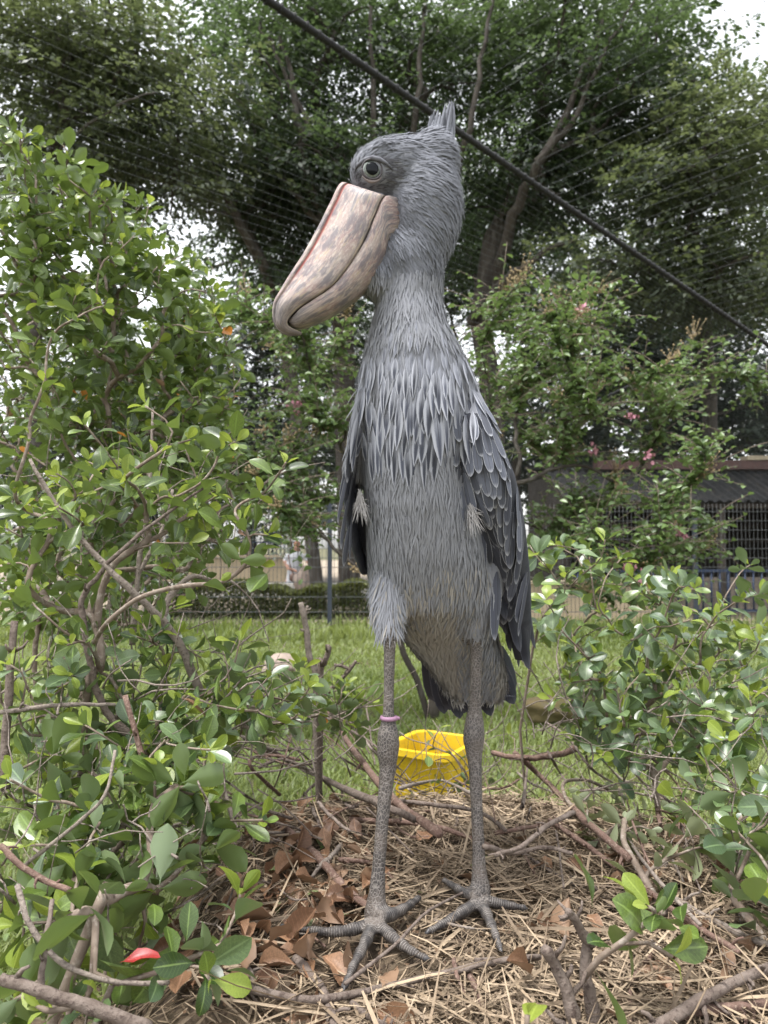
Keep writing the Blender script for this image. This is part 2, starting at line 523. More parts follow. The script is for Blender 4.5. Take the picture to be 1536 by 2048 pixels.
# ================================================================== HEDGES beyond the fence
leaf_rh = (np.array([(0, 0, 0), (0.5, 0.5, 0.06), (0, 1, 0), (-0.5, 0.5, 0.06)], float), np.array([[0, 1, 2, 3]]), np.array([(0, 0, 0), (.5, .5, 0), (0, 1, 0), (-.5, .5, 0)], float))
def hedge(x0, x1, y0, y1, h, n, seed, label, ls=0.058):
    rg_ = random.Random(seed)
    t = thing('clipped_hedge', label, 'hedge', ((x0 + x1) / 2, (y0 + y1) / 2, 0))
    fr, rn = [], []
    for _ in range(n):
        x = rg_.uniform(x0, x1)
        hh = h * (0.9 + 0.1 * math.sin(x * 3.1 + seed) + 0.06 * math.sin(x * 9.7))
        a = rg_.random()
        if a < 0.55: y, zz = rg_.uniform(y0, y1), hh - abs(rg_.gauss(0, 0.035))
        else: y, zz = y0 + abs(rg_.gauss(0, 0.06)), rg_.uniform(0.04, hh)
        d = Vector((rg_.gauss(0, 1), rg_.gauss(-0.5, 1), rg_.gauss(0.4, 0.7)))
        n_ = Vector((rg_.gauss(0, .7), rg_.gauss(-0.3, .6), 1))
        s = ls * rg_.uniform(0.7, 1.3)
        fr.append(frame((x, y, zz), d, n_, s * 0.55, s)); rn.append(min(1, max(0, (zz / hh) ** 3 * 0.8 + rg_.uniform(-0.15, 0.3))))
    part('foliage', inst('foliage', leaf_rh, fr, rn, M_hedge), t, 'stuff')
    st = MB()
    for _ in range(int((x1 - x0) * 9)):
        x, y = rg_.uniform(x0, x1), rg_.uniform(y0 + 0.05, y1)
        st.tube([(x, y, 0), (x + rg_.gauss(0, .05), y, h * 0.5), (x + rg_.gauss(0, .1), y + rg_.gauss(0, .05), h * 0.9)], [0.012, 0.008, 0.003], 4)
    part('stems', st.mesh('stems', M_bark), t, 'stuff')
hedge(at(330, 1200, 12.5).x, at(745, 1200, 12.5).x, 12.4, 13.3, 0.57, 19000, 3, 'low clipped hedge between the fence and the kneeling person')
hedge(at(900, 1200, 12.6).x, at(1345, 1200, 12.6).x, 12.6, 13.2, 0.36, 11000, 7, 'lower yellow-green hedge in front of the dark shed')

# ================================================================== LOW WALL, BLUE RAILING, KERB behind the hedge
lw = thing('low_wall', 'beige plaster low wall beyond the hedge', 'wall', (at(500, 1140, 21).x, 21, 0))
b = MB(); xa, xb = at(240, 1140, 21).x, at(580, 1140, 21).x
b.box((xa, 20.8, 0), (xb, 21.2, 0.84)); part('wall_body', b.mesh('wall_body', M_beige, False), lw)
b = MB(); b.box((xa - .03, 20.74, 0.843), (xb + .03, 21.26, 0.93)); part('coping', b.mesh('coping', M_beige, False), lw)
def railing(name, label, x0, x1, y, z0, z1, gap, mat, r=0.016):
    t = thing(name, label, 'railing', ((x0 + x1) / 2, y, 0))
    for zz in (z0, z1):
        b = MB(); b.box((x0, y - 0.02, zz - 0.022), (x1, y + 0.02, zz + 0.022)); part('rail', b.mesh('rail', mat, False), t)
    x = x0 + 0.04
    me = None
    while x < x1:
        if me is None:
            b = MB(); b.tube([(0, 0, z0 + .023), (0, 0, z1 - .023)], r, 6); me = b.mesh('baluster', mat)
        part('baluster', me, t, mw=Matrix.Translation((x, y, 0)))
        x += gap
    x = x0
    while x <= x1 + 0.01:
        b = MB(); b.box((x - .022, y + .021, 0), (x + .022, y + .06, z1 + .03)); part('post', b.mesh('post', mat, False), t)
        x += max(1.2, (x1 - x0) / 4)
railing('blue_railing', 'blue steel railing standing behind the beige low wall', at(440, 1100, 21.6).x, at(600, 1100, 21.6).x, 21.6, 0.92, 1.28, 0.11, M_blue)
railing('blue_railing', 'long blue steel railing along the front of the dark shed', at(1150, 1140, 12.0).x, at(1760, 1140, 12.0).x, 12.0, 0.18, 0.80, 0.13, M_blue)
b = MB(); b.box((at(-100, 1165, 17).x, 17.3, 0), (at(760, 1165, 17).x, 17.5, 0.34))
o = link(bpy.data.objects.new('kerb_wall', b.mesh('kerb_wall', pmat('pale concrete', (.6, .58, .54), (.5, .48, .45), 4, .9, .2, .004), False)))
tag(o, 'pale concrete kerb wall running behind the clipped hedge', 'kerb')
kb = thing('kerb_wall', 'pale kerb wall just beyond the fence below the shed', 'kerb', (at(1150, 1168, 11.6).x, 11.56, 0))
b = MB(); b.box((at(960, 1168, 11.6).x, 11.5, 0), (at(1330, 1168, 11.6).x, 11.62, 0.62))
part('wall_body', b.mesh('wall_body', M_beige, False), kb); b = MB()
b.box((at(960, 1168, 11.6).x - .02, 11.46, 0.623), (at(1330, 1168, 11.6).x + .02, 11.66, 0.67))
part('coping', b.mesh('coping', M_beige, False), kb)

# ================================================================== SHED on the right
SH = thing('shed', 'dark open-fronted animal shed with corrugated awning and red-brown roof edge', 'shed', (5.0, 14, 0))
sx0, sx1 = at(1125, 1000, 12.6).x, 9.5
M_corr = pmat('weathered corrugated sheet', (0.014, 0.0145, 0.015), (0.022, 0.022, 0.023), 4, 0.6, 0.2, 0.004, c3=(0.04, 0.036, 0.032), s3=6, spec=0.12)
M_darkwood = pmat('dark timber', (0.035, 0.03, 0.026), (0.055, 0.046, 0.04), 4, 0.85, 0.4, 0.01, stretch=(1, 1, 6))
M_redroof = pmat('red-brown roof metal', (0.09, 0.045, 0.038), (0.07, 0.04, 0.035), 5, 0.7, 0.2, 0.004)
nx = 260
X = np.linspace(sx0, sx1, nx); prof = 0.022 * np.sin(np.arange(nx) * 2 * np.pi / 6.0)
rows = []
for tt in (0, 0.35, 0.7, 1.0):
    rows.append(np.stack([X, np.full(nx, 12.35 + 1.5 * tt), 1.90 + 0.62 * tt + prof + (0.03 * (tt - .5) ** 2)], -1))
V = np.concatenate(rows); Q = np.array([(j*nx+i, j*nx+i+1, (j+1)*nx+i+1, (j+1)*nx+i) for j in range(3) for i in range(nx-1)])
part('awning', np_mesh('awning', V, Q, M_corr), SH)
b = MB(); b.box((sx0 + .05, 12.45, 1.80), (sx1 - .05, 12.53, 1.874)); part('eave_beam', b.mesh('eave_beam', M_darkwood, False), SH)
b = MB(); b.box((sx0 + 0.9, 13.75, 2.56), (sx1, 14.05, 2.72)); part('roof_edge', b.mesh('roof_edge', M_redroof, False), SH)
b = MB(); b.box((at(1490, 900, 13.8).x, 13.72, 2.724), (sx1, 14.0, 2.80)); part('roof_cap', b.mesh('roof_cap', M_beige, False), SH)
b = MB(); b.add([(sx0 + .3, 14.05, 2.58), (sx1, 14.05, 2.58), (sx1, 17.2, 2.9), (sx0 + .3, 17.2, 2.9), (sx0 + .3, 14.05, 2.66), (sx1, 14.05, 2.66), (sx1, 17.2, 2.98), (sx0 + .3, 17.2, 2.98)],
      [(0,3,2,1),(4,5,6,7),(0,1,5,4),(1,2,6,5),(2,3,7,6),(3,0,4,7)]); part('roof', b.mesh('roof', M_corr, False), SH)
b = MB(); b.box((sx0 + .3, 17.0, 0), (sx1, 17.2, 2.88)); part('back_wall', b.mesh('back_wall', M_darkwood, False), SH)
for xx in (sx0 + .3, sx1 - .12):
    b = MB(); b.box((xx, 13.9, 0), (xx + .12, 16.99, 2.56)); part('side_wall', b.mesh('side_wall', M_darkwood, False), SH)
b = MB(); b.box((sx0 + .43, 13.85, 0), (sx1 - .13, 13.95, 0.62)); part('front_board', b.mesh('front_board', pmat('worn planks', (.20, .17, .14), (.26, .22, .18), 3, .9, .4, .01, stretch=(.3, 1, 8)), False), SH)
for px in (1180, 1310, 1440):
    xx = at(px, 1000, 12.5).x
    b = MB(); b.box((xx - .045, 12.44, 0), (xx + .045, 12.54, 1.795)); part('post', b.mesh('post', M_darkwood, False), SH)
for zz in (0.9, 1.25, 1.55):
    b = MB(); b.box((sx0 + .43, 15.2, zz), (sx1 - .13, 15.26, zz + .05)); part('perch_bar', b.mesh('perch_bar', M_darkwood, False), SH)
b = MB(); b.ellipsoid((at(1190, 1070, 12.2).x, 12.25, 1.33), .05, .05, .06); b.tube([(at(1190, 1070, 12.2).x, 12.3, 1.36), (at(1190, 1070, 12.2).x, 12.44, 1.5)], .012, 6)
part('lamp', b.mesh('lamp', pmat('white lamp plastic', (.6, .62, .66), (.5, .5, .56), 9, .4, 0)), SH)

# ================================================================== ROPE AND NETS of the aviary
RA, RB = at(535, 0, 4.6), at(1536, 690, 9.9)
rdir = (RB - RA)
R0 = RA - rdir * 0.75; R1 = RA + rdir * 1.12
def rope_pts(a, b, n, sagz):
    return [a.lerp(b, i / (n - 1)) + Vector((0, 0, -sagz * math.sin(math.pi * i / (n - 1)))) for i in range(n)]
rp = [R0.lerp(R1, i / 40) for i in range(41)]
def make_rope(pts, r, name, label):
    m = MB(); m.tube(pts, r, 8)
    t = thing(name, label, 'rope', pts[0])
    part('cable', m.mesh('cable', M_rope), t)
    wrap = MB()
    L = sum((pts[i+1] - pts[i]).length for i in range(len(pts) - 1))
    n = int(L / 0.10)
    for i in range(n):
        u = (i + 0.5) / n * (len(pts) - 1); k = int(u); p = pts[k].lerp(pts[min(k+1, len(pts)-1)], u - k)
        d = (pts[min(k+1, len(pts)-1)] - pts[k]).normalized()
        wrap.tube([p - d * 0.012, p - d * 0.005, p + d * 0.005, p + d * 0.012], [r * 1.05, r * 1.45, r * 1.45, r * 1.05], 6)
    part('lashing', wrap.mesh('lashing', M_rope), t, 'stuff')
make_rope(rp, 0.024, 'net_rope', 'thick black knotted rope carrying the net, running diagonally above the bird')
j0 = at(1478, 670, 9.6)
make_rope([j0.lerp(at(1100, 845, 10.3), i / 8) for i in range(9)], 0.012, 'net_rope', 'thinner black rope branching down from the thick knotted rope')
# net A: roof on the camera's side of the rope ; net B: slope from the rope down to the fence top
def ruled_net(Pa, Pb, na, nb, r, name, label, diag=False, curve=0.0):
    """Pa(u), Pb(u): two rails; wires along both directions"""
    m = MB()
    def S(u, w):
        p = Pa(u).lerp(Pb(u), w)
        return p + Vector((0, 0, -curve * math.sin(math.pi * min(1, max(0, w)))))
    seg = 5
    if not diag:
        for i in range(na + 1): m.tube([S(i / na, k / seg) for k in range(seg + 1)], r, 3, cap=False)
        for j in range(nb + 1): m.tube([S(k / seg, j / nb) for k in range(seg + 1)], r, 3, cap=False)
    else:
        n = na
        for i in range(-nb, na):
            for sgn in (1, -1):
                pts = []
                for k in range(seg + 1):
                    w = k / seg
                    u = (i + w * nb) / na if sgn > 0 else (i + nb - w * nb) / na
                    pts.append((u, w))
                pts = [S(min(1, max(0, u)), w) for u, w in pts if -0.02 <= u <= 1.02]
                if len(pts) >= 2: m.tube(pts, r, 3, cap=False)
    o = link(bpy.data.objects.new(name, m.mesh(name, M_net)))
    tag(o, label, 'net')
    return o
ft = lambda u: Vector((-9 + 15.6 * u, FY, FTOP + 0.02))
ruled_net(lambda u: R0.lerp(R1, u), ft, 190, 84, 0.0015, 'aviary_net', 'fine wire net sloping from the knotted rope down to the fence top', curve=0.15)
_rd = Vector((rdir.x, rdir.y, 0)).normalized(); _rp = Vector((_rd.y, -_rd.x, 0)) * 9.0
NA0, NA1 = R0 + _rp + Vector((0, 0, .25)), R1 + _rp + Vector((0, 0, .25))
ruled_net(lambda u: R0.lerp(R1, u), lambda u: NA0.lerp(NA1, u), 84, 46, 0.0017, 'aviary_net', 'open diamond-mesh net roof spanning from the knotted rope over the bird')

# ================================================================== TREES
def leaf_spray(rng, n, L=0.75, ls=0.085):
    """flat drooping spray of leaves along a forked twig"""
    tv, tq, lc = [], [], []
    k = 0
    for i in range(n):
        t = rng.random() ** 0.8
        w = 0.38 * L * math.sin(math.pi * min(1, 0.15 + 0.85 * t)) * rng.uniform(-1, 1)
        y = t * L; z = -0.22 * L * t * t - abs(w) * 0.18 + rng.gauss(0, 0.035)
        a = (w / L * 2.0) + rng.gauss(0, 0.5)
        d = Vector((math.sin(a), math.cos(a), rng.gauss(-0.35, 0.3))); nn = Vector((rng.gauss(0, .45), rng.gauss(0, .45), 1))
        s = ls * rng.uniform(0.7, 1.25)
        fr = np.array(frame((w, y, z), d, nn, s * 0.55, s))
        tv.append(leaf_rh[0] @ fr[:, :3].T + fr[:, 3]); tq.append(leaf_rh[1] + k); lc.append(leaf_rh[2]); k += 4
    return np.concatenate(tv), np.concatenate(tq), np.concatenate(lc)

def make_tree(name, label, base, trunk, clusters, mat, seed, sprays=40, leaves=30, ls=0.108, spread=0.74, r0=0.017, group=None, flat=0.55, limbs=()):
    """trunk: polyline from the ground; clusters: centres of foliage"""
    rg_ = random.Random(seed)
    t = thing(name, label, 'tree', base, group)
    tips = []; own = []
    for ci, c in enumerate(clusters):
        for s in range(3):
            tips.append(Vector(c) + Vector((rg_.gauss(0, .45), rg_.gauss(0, .45), rg_.gauss(0, .25))) * spread); own.append(ci)
    lines, dirs = grow([Vector(p) for p in trunk], tips, rg_, k_path=0.30, wob=0.10, steps=6, r0=r0, power=0.50)
    wood = MB()
    for pts, rr in lines: wood.tube(pts, rr, 7 if max(rr) > 0.05 else 4, cap=False)
    for lp, ra, rb in limbs:
        P_ = [at(*p) for p in lp]; k_ = len(P_)
        Q_ = [P_[i].lerp(P_[i+1], j / 4) + Vector((rg_.gauss(0, .03), 0, rg_.gauss(0, .03))) for i in range(k_ - 1) for j in range(4)] + [P_[-1]]
        wood.tube(Q_, np.linspace(ra, rb, len(Q_)), 7, cap=False)
    part('trunk', wood.mesh('trunk', M_bark), t)
    fr, rn = [], []
    ctr = Vector((0, 0, 0))
    for c in clusters: ctr += Vector(c)
    ctr /= len(clusters)
    tp = [leaf_spray(rg_, leaves, ls=ls) for _ in range(4)]
    for c in clusters:
        tone = rg_.choice((0.0, 0.1, 0.25, 0.7))
        for _ in range(sprays):
            p = Vector(c) + Vector((rg_.gauss(0, 1), rg_.gauss(0, 1), rg_.gauss(0, flat))) * spread * 0.62
            d = (p - Vector(c)) * 0.8 + (Vector(c) - ctr) * 0.12 + Vector((rg_.gauss(0, .4), rg_.gauss(0, .4), -0.1))
            d.z *= 0.5
            if d.length < 1e-3: d = Vector((1, 0, 0))
            s = rg_.uniform(0.7, 1.2)
            fr.append(frame(p, d, Vector((rg_.gauss(0, .25), rg_.gauss(0, .25), 1)), s)); rn.append(min(1, max(0, tone + rg_.uniform(-0.1, 0.45))))
    part('crown', inst_multi('crown', tp, fr, rn, mat, rg_), t)
    return t

trng = random.Random(11)
def cl(specs):
    out = []
    for (px, py, Y, n, rx, ry, ry_) in specs:
        for _ in range(n):
            a, r_ = trng.uniform(0, 6.283), math.sqrt(trng.random())
            out.append(at(px + rx * r_ * math.cos(a), py + ry * r_ * math.sin(a), Y + trng.uniform(-ry_, ry_)))
    return out
def gp(px, Y): return Vector((at(px, 1100, Y).x, Y, 0))
make_tree('zelkova_tree', 'slender tree with leaning forked trunk rising left of the bird\'s bill', gp(640, 14.5),
          [gp(640, 14.5), at(600, 900, 14.5), at(560, 600, 14.5), at(500, 480, 14.3), at(450, 380, 14.2)],
          cl([(420, 300, 14, 7, 150, 60, 1.2), (330, 120, 14, 5, 200, 70, 1.2), (560, 330, 14.5, 7, 110, 110, 1.2)]), M_treeleaf_a, 21,
          limbs=(([(560, 600, 14.5), (505, 500, 13.6), (430, 350, 12.9), (395, 270, 12.8), (370, 200, 13)], .10, .03), ([(430, 350, 12.9), (330, 330, 12.9), (250, 300, 13)], .04, .015), ([(470, 430, 13.2), (400, 420, 13.2), (340, 390, 13.2)], .04, .015)))
make_tree('zelkova_tree', 'broad tree with steep limbs towering behind the bird\'s head', gp(700, 15.5),
          [gp(700, 15.5), at(690, 850, 15.5), at(685, 640, 15.5), at(700, 500, 15.5)],
          cl([(600, 200, 15, 12, 170, 170, 1.6), (770, 120, 15.5, 14, 170, 150, 1.6), (640, 430, 15, 10, 140, 110, 1.2), (900, 200, 16, 10, 110, 190, 1.4), (600, 30, 14.6, 7, 150, 60, 1.2), (560, 470, 15.8, 6, 90, 90, 1)]), M_treeleaf_a, 22,
          limbs=(([(690, 700, 15.4), (655, 480, 14), (605, 310, 13.3), (585, 180, 13.3), (560, 60, 13.5)], .13, .03), ([(655, 480, 14), (600, 400, 13.4), (520, 300, 13.3), (470, 180, 13.4)], .07, .02), ([(740, 420, 14.4), (748, 250, 13.4), (742, 100, 13.4), (735, -20, 13.6)], .07, .03), ([(800, 420, 14.6), (835, 230, 13.5), (842, 100, 13.5), (852, -20, 13.6)], .07, .03), ([(620, 270, 13.3), (560, 130, 13.3), (515, 40, 13.4)], .05, .02)))
make_tree('zelkova_tree', 'tall tree with slanting dark limbs behind the knotted rope', gp(1000, 15.0),
          [gp(1000, 15.0), at(985, 800, 15.0), at(960, 640, 15.0), at(985, 480, 15.0), at(1040, 380, 15.0)],
          cl([(1120, 140, 15, 16, 180, 170, 1.6), (1020, 420, 15.5, 9, 120, 130, 1.2), (1270, 120, 15, 10, 120, 110, 1.4), (1160, 330, 15, 12, 140, 110, 1.2), (1330, 290, 15.3, 6, 100, 80, 1.2)]), M_treeleaf_a, 23,
          limbs=(([(985, 620, 15), (1030, 430, 13.8), (1075, 330, 13.2), (1160, 170, 13.2), (1205, 40, 13.4)], .13, .03), ([(1075, 330, 13.2), (1150, 240, 13.1), (1200, 110, 13.2), (1270, 0, 13.4)], .07, .02), ([(900, 420, 14.4), (935, 260, 13.4), (962, 120, 13.4), (990, -20, 13.5)], .07, .03), ([(940, 640, 14.8), (1010, 560, 14), (1090, 500, 13.6), (1150, 480, 13.6)], .09, .03)))
make_tree('zelkova_tree', 'pale-leaved tree above the far end of the knotted rope', gp(1420, 13.0),
          [gp(1420, 13.0 + 5), at(1420, 800, 16.5), at(1400, 560, 15), at(1380, 420, 14)],
          cl([(1400, 380, 13.5, 10, 150, 120, 1.2), (1440, 250, 13.5, 5, 60, 60, 1.0), (1330, 540, 13.5, 8, 150, 80, 1.0), (1480, 520, 13.5, 6, 100, 110, 1.0)]), M_treeleaf_b, 24)
make_tree('olive_tree', 'olive-green feathery tree overhanging the tall glossy shrub', gp(60, 12.5),
          [gp(60, 12.5), at(70, 800, 12.5), at(60, 500, 12.5), at(110, 330, 12.3)],
          cl([(120, 140, 12, 8, 150, 90, 0.9), (300, 210, 12, 5, 130, 50, 0.9), (40, 40, 12, 6, 150, 60, 0.9), (360, 330, 12.2, 5, 130, 45, 0.8), (80, 300, 12, 4, 110, 60, 0.8)]), M_treeleaf_b, 25)
# darker crowns that close the view lower down
for k, (px, Y, lab, specs, mt) in enumerate([
    (1040, 22.0, 'dark tree with several bare upright stems behind the myrtle bush', [(1060, 480, 22, 10, 200, 90, 1.5), (1200, 560, 22, 8, 160, 70, 1.5), (930, 520, 22, 5, 100, 70, 1.2)], M_treeleaf_c),
    (1330, 20.5, 'dense dark evergreen tree rising behind the shed roof', [(1250, 700, 20.5, 11, 170, 90, 1.2), (1420, 640, 20.5, 13, 160, 130, 1.4), (1330, 830, 20, 12, 260, 70, 1.0), (1500, 800, 20, 8, 100, 90, 1), (1780, 600, 20, 11, 180, 260, 1.4), (2100, 700, 19, 9, 180, 250, 1.2)], M_treeleaf_c),
    (505, 25.0, 'dark evergreen tree standing behind the clipped hedge', [(540, 780, 25, 13, 150, 110, 1.3), (620, 650, 25, 7, 110, 90, 1.2), (450, 900, 25, 9, 140, 70, 1.1), (660, 900, 25, 8, 120, 80, 1)], M_treeleaf_c),
    (220, 23.0, 'shadowy evergreen tree behind the tall glossy shrub', [(200, 740, 23, 9, 220, 120, 1.4), (360, 840, 23, 8, 160, 110, 1.2), (120, 950, 23, 10, 220, 90, 1.2), (460, 680, 23, 3, 80, 60, 1.1), (-250, 600, 22, 10, 200, 280, 1.4), (-220, 930, 22, 7, 220, 90, 1.2), (-620, 700, 21, 9, 200, 260, 1.4)], M_treeleaf_c),
    (830, 26.0, 'dark tree directly behind the bird\'s body', [(800, 620, 26, 12, 170, 140, 1.3), (1000, 850, 25, 12, 170, 120, 1.2), (850, 900, 26, 10, 170, 100, 1.2)], M_treeleaf_c)]):
    make_tree('evergreen_tree', lab, gp(px, Y), [gp(px, Y), at(px - 10, 960, Y), at(px + 5, 800, Y)], cl(specs), mt, 40 + k, sprays=40, leaves=34, ls=0.135, spread=1.35, r0=0.018)
# far wall of foliage
make_tree('evergreen_tree', 'distant wide tree closing the gap left of the knotted rope', gp(350, 27), [gp(350, 27), at(350, 900, 27), at(360, 600, 27)],
          cl([(150, 640, 27, 6, 220, 110, 2), (440, 740, 27, 5, 150, 80, 2), (650, 620, 27, 4, 110, 130, 2), (330, 900, 24, 26, 400, 150, 2), (700, 850, 24, 10, 200, 150, 2)]), M_treeleaf_a, 61, sprays=34, leaves=34, ls=0.15, spread=1.7, r0=0.02)
make_tree('evergreen_tree', 'distant wide tree filling the background right of the bird', gp(1200, 27), [gp(1200, 27), at(1200, 900, 27), at(1210, 600, 27)],
          cl([(1100, 280, 27, 9, 240, 200, 2), (1400, 450, 27, 12, 180, 220, 2), (900, 350, 27, 7, 170, 180, 2), (1250, 820, 24, 26, 400, 130, 2), (1000, 950, 24, 8, 150, 80, 1)]), M_treeleaf_a, 62, sprays=34, leaves=34, ls=0.15, spread=1.7, r0=0.02)

# ================================================================== PERSON, ROCKS, LOG
def kneeling_person():
    Y = 17.9
    P = lambda px, py, dy=0: at(px, py, Y + dy)
    b = MB()
    s = Y / F
    b.ellipsoid(P(594, 1092), .085, .105, .125)                       # head
    b.tube([P(593, 1097), P(592, 1108)], [.055, .065], 10)            # neck
    rings = []
    for (py, hw, hd, px) in ((1166, .17, .13, 586), (1150, .155, .12, 587), (1130, .165, .12, 589), (1115, .19, .12, 591), (1106, .16, .10, 592), (1102, .08, .07, 592)):
        c = P(px, py); rings.append([c + Vector((hw * math.cos(a), hd * math.sin(a), 0)) for a in [2 * math.pi * i / 16 for i in range(16)]])
    b.loft(rings)
    b.tube([P(576, 1109), P(570, 1122, -.05), P(577, 1137, -.14), P(590, 1141, -.2)], [.06, .055, .045, .032], 8)
    b.tube([P(608, 1109), P(615, 1122, -.05), P(622, 1131, -.14), P(629, 1133, -.2)], [.06, .055, .042, .034], 8)
    for sg in (-1, 1):
        h = P(586 + sg * 7, 1166)
        k = Vector((h.x + sg * .03, h.y - .05, .07)); b.tube([h + Vector((0, 0, .06)), h.lerp(k, .5), k], [.105, .09, .065], 10)
        b.tube([k, k + Vector((0, .22, .0)), k + Vector((0, .44, -.02))], [.062, .06, .042], 8)
        b.tube([k + Vector((0, .42, -.02)), k + Vector((0, .5, .05))], [.04, .03], 8)
    # fingers of the raised hand
    hp_ = P(629, 1133, -.2)
    for i in range(5):
        b.tube([hp_ + Vector((.01, 0, .02 - i * .013)), hp_ + Vector((.05, -.01, .022 - i * .013)), hp_ + Vector((.06, -.03, .012 - i * .012))], [.011, .011, .009], 6)
    hp_ = P(590, 1141, -.2)
    for i in range(5):
        b.tube([hp_ + Vector((.0, -.01, .02 - i * .013)), hp_ + Vector((.04, -.03, .015 - i * .013)), hp_ + Vector((.05, -.05, .0 - i * .012))], [.011, .011, .009], 6)
    me = remesh(b, 0.016, 2)
    ms = [pmat('skin', (.42, .24, .175), (.37, .205, .145), 10, .6, 0), pmat('white cotton', (.5, .51, .53), (.42, .43, .46), 6, .85, .3, .01), pmat('blue denim', (.04, .06, .13), (.06, .08, .16), 8, .85, .2, .01), pmat('brown hair', (.22, .10, .06), (.30, .15, .09), 20, .6, .4, .01)]
    for q in ms: me.materials.append(q)
    hz, hy = P(594, 1092).z, P(594, 1092).y
    sh_lo, sl = P(586, 1164).z, P(570, 1121).z
    cx0, cx1 = P(570, 1120).x - .0, P(614, 1120).x
    for f in me.polygons:
        c = f.center
        if c.z > P(592, 1103).z: k = 3 if (c.z > hz + .035 or c.y > hy + .03) else 0
        elif c.z > sh_lo:
            k = 1
            if (c.x < cx0 + .045 or c.x > cx1 - .045 or c.y < Y - .135) and c.z < sl: k = 0
        else: k = 2
        f.material_index = k
    t = thing('person', 'person in a white T-shirt and dark trousers kneeling behind the hedge', 'person', (P(590, 1150).x, Y, 0))
    part('body', me, t)
    bag = MB(); bag.ellipsoid(P(586, 1155, -.28), .09, .06, .1, nu=14, nv=8)
    bag.tube([P(586, 1148, -.28), P(580, 1130, -.2), P(577, 1112, -.1), P(580, 1104, .06)], .014, 6)
    o = link(bpy.data.objects.new('shoulder_bag', bag.mesh('shoulder_bag', pmat('dark brown leather', (.10, .06, .05), (.14, .09, .07), 12, .6, .2, .004))))
    tag(o, 'small dark brown bag slung from the kneeling person', 'bag')
kneeling_person()

def rock(name, label, c, rx, ry, rz, mat, seed, cat='rock', sub=3, amp=0.16):
    bm = bmesh.new(); bmesh.ops.create_icosphere(bm, subdivisions=sub + 1, radius=1)
    rr = random.Random(seed); ph = [rr.uniform(0, 6.28) for _ in range(9)]
    for v in bm.verts:
        p = v.co.copy()
        k = 1 + amp * (math.sin(2.3 * p.x + ph[0]) * math.sin(2.7 * p.y + ph[1]) + .6 * math.sin(5.1 * p.z + ph[2] + 2 * p.x) + .35 * math.sin(9 * p.x + ph[3]) * math.sin(8 * p.y + 7 * p.z + ph[4]))
        v.co = Vector((p.x * rx * k, p.y * ry * k, max(-0.6, p.z) * rz * k))
    me = bpy.data.meshes.new(name); bm.to_mesh(me); bm.free(); me.materials.append(mat)
    me.polygons.foreach_set('use_smooth', [True] * len(me.polygons))
    o = link(bpy.data.objects.new(name, me)); o.location = c
    return tag(o, label, cat)
M_rock = pmat('pale pinkish stone', (.30, .24, .20), (.24, .19, .16), 5, .9, .5, .01, c3=(.17, .14, .115), s3=18)
c = at(612, 1160, 17.2); rock('rounded_boulder', 'pale pinkish rounded boulder beside the kneeling person', (c.x, 17.15, .36), .26, .2, .36, M_rock, 3)
c = at(562, 1290, 7.4); rock('flat_boulder', 'pale weathered boulder lying in the lawn behind the bush', (c.x, 7.4, .03), .2, .2, .13, M_rock, 5)
M_moss = pmat('mossy wood', (.11, .085, .04), (.085, .075, .03), 6, .95, .6, .02, c3=(.09, .075, .05), s3=14)
c = at(1105, 1410, 5.0); rock('mossy_log', 'brown mossy log lying on the lawn behind the bird\'s tail', (c.x + .05, 5.1, .12), .20, .12, .10, M_moss, 9, 'log', amp=0.15)
b = MB()
# ================================================================== THE BIRD
NZ = 0.62                                  # top of the nest where the bird stands
brng = random.Random(77)
def bird_plumage_mat():
    m, nt, p, o = newmat('grey plumage skin')
    n = noise(nt, 14, 6, .6, (1, 1, .35)); n2 = noise(nt, 90, 5, .6, (1, 1, .3))
    col = mix(nt, ramp(nt, n, .3, .7), (.20, .206, .232), (.242, .248, .275))
    tc = nt.nodes.new('ShaderNodeTexCoord'); sx = nt.nodes.new('ShaderNodeSeparateXYZ'); nt.links.new(tc.outputs['Object'], sx.inputs[0])
    belly = ramp(nt, sx.outputs[2], 1.14, 1.02)
    col = mix(nt, mth(nt, 'MULTIPLY', belly, 0.85), col, (.315, .295, .27))
    nt.links.new(col, p.inputs['Base Color']); p.inputs['Roughness'].default_value = .85; p.inputs['Specular IOR Level'].default_value = .15
    bump(nt, p, n2, .5, .006)
    return m
def leg_mat():
    m, nt, p, o = newmat('scaly grey leg skin')
    tc = nt.nodes.new('ShaderNodeTexCoord')
    mp = nt.nodes.new('ShaderNodeMapping'); mp.inputs['Scale'].default_value = (1, 1, .75); nt.links.new(tc.outputs['Object'], mp.inputs[0])
    vo = nd(nt, 'ShaderNodeTexVoronoi', Scale=230.0); vo.feature = 'DISTANCE_TO_EDGE'; nt.links.new(mp.outputs[0], vo.inputs['Vector'])
    e = ramp(nt, vo.outputs['Distance'], .02, .16)
    n = noise(nt, 26, 5)
    scale_c = mix(nt, ramp(nt, n, .35, .7), (.05, .044, .042), (.105, .085, .072))
    col = mix(nt, e, (.17, .15, .135), scale_c)
    nt.links.new(col, p.inputs['Base Color']); p.inputs['Roughness'].default_value = .6
    bump(nt, p, e, .6, .002)
    return m
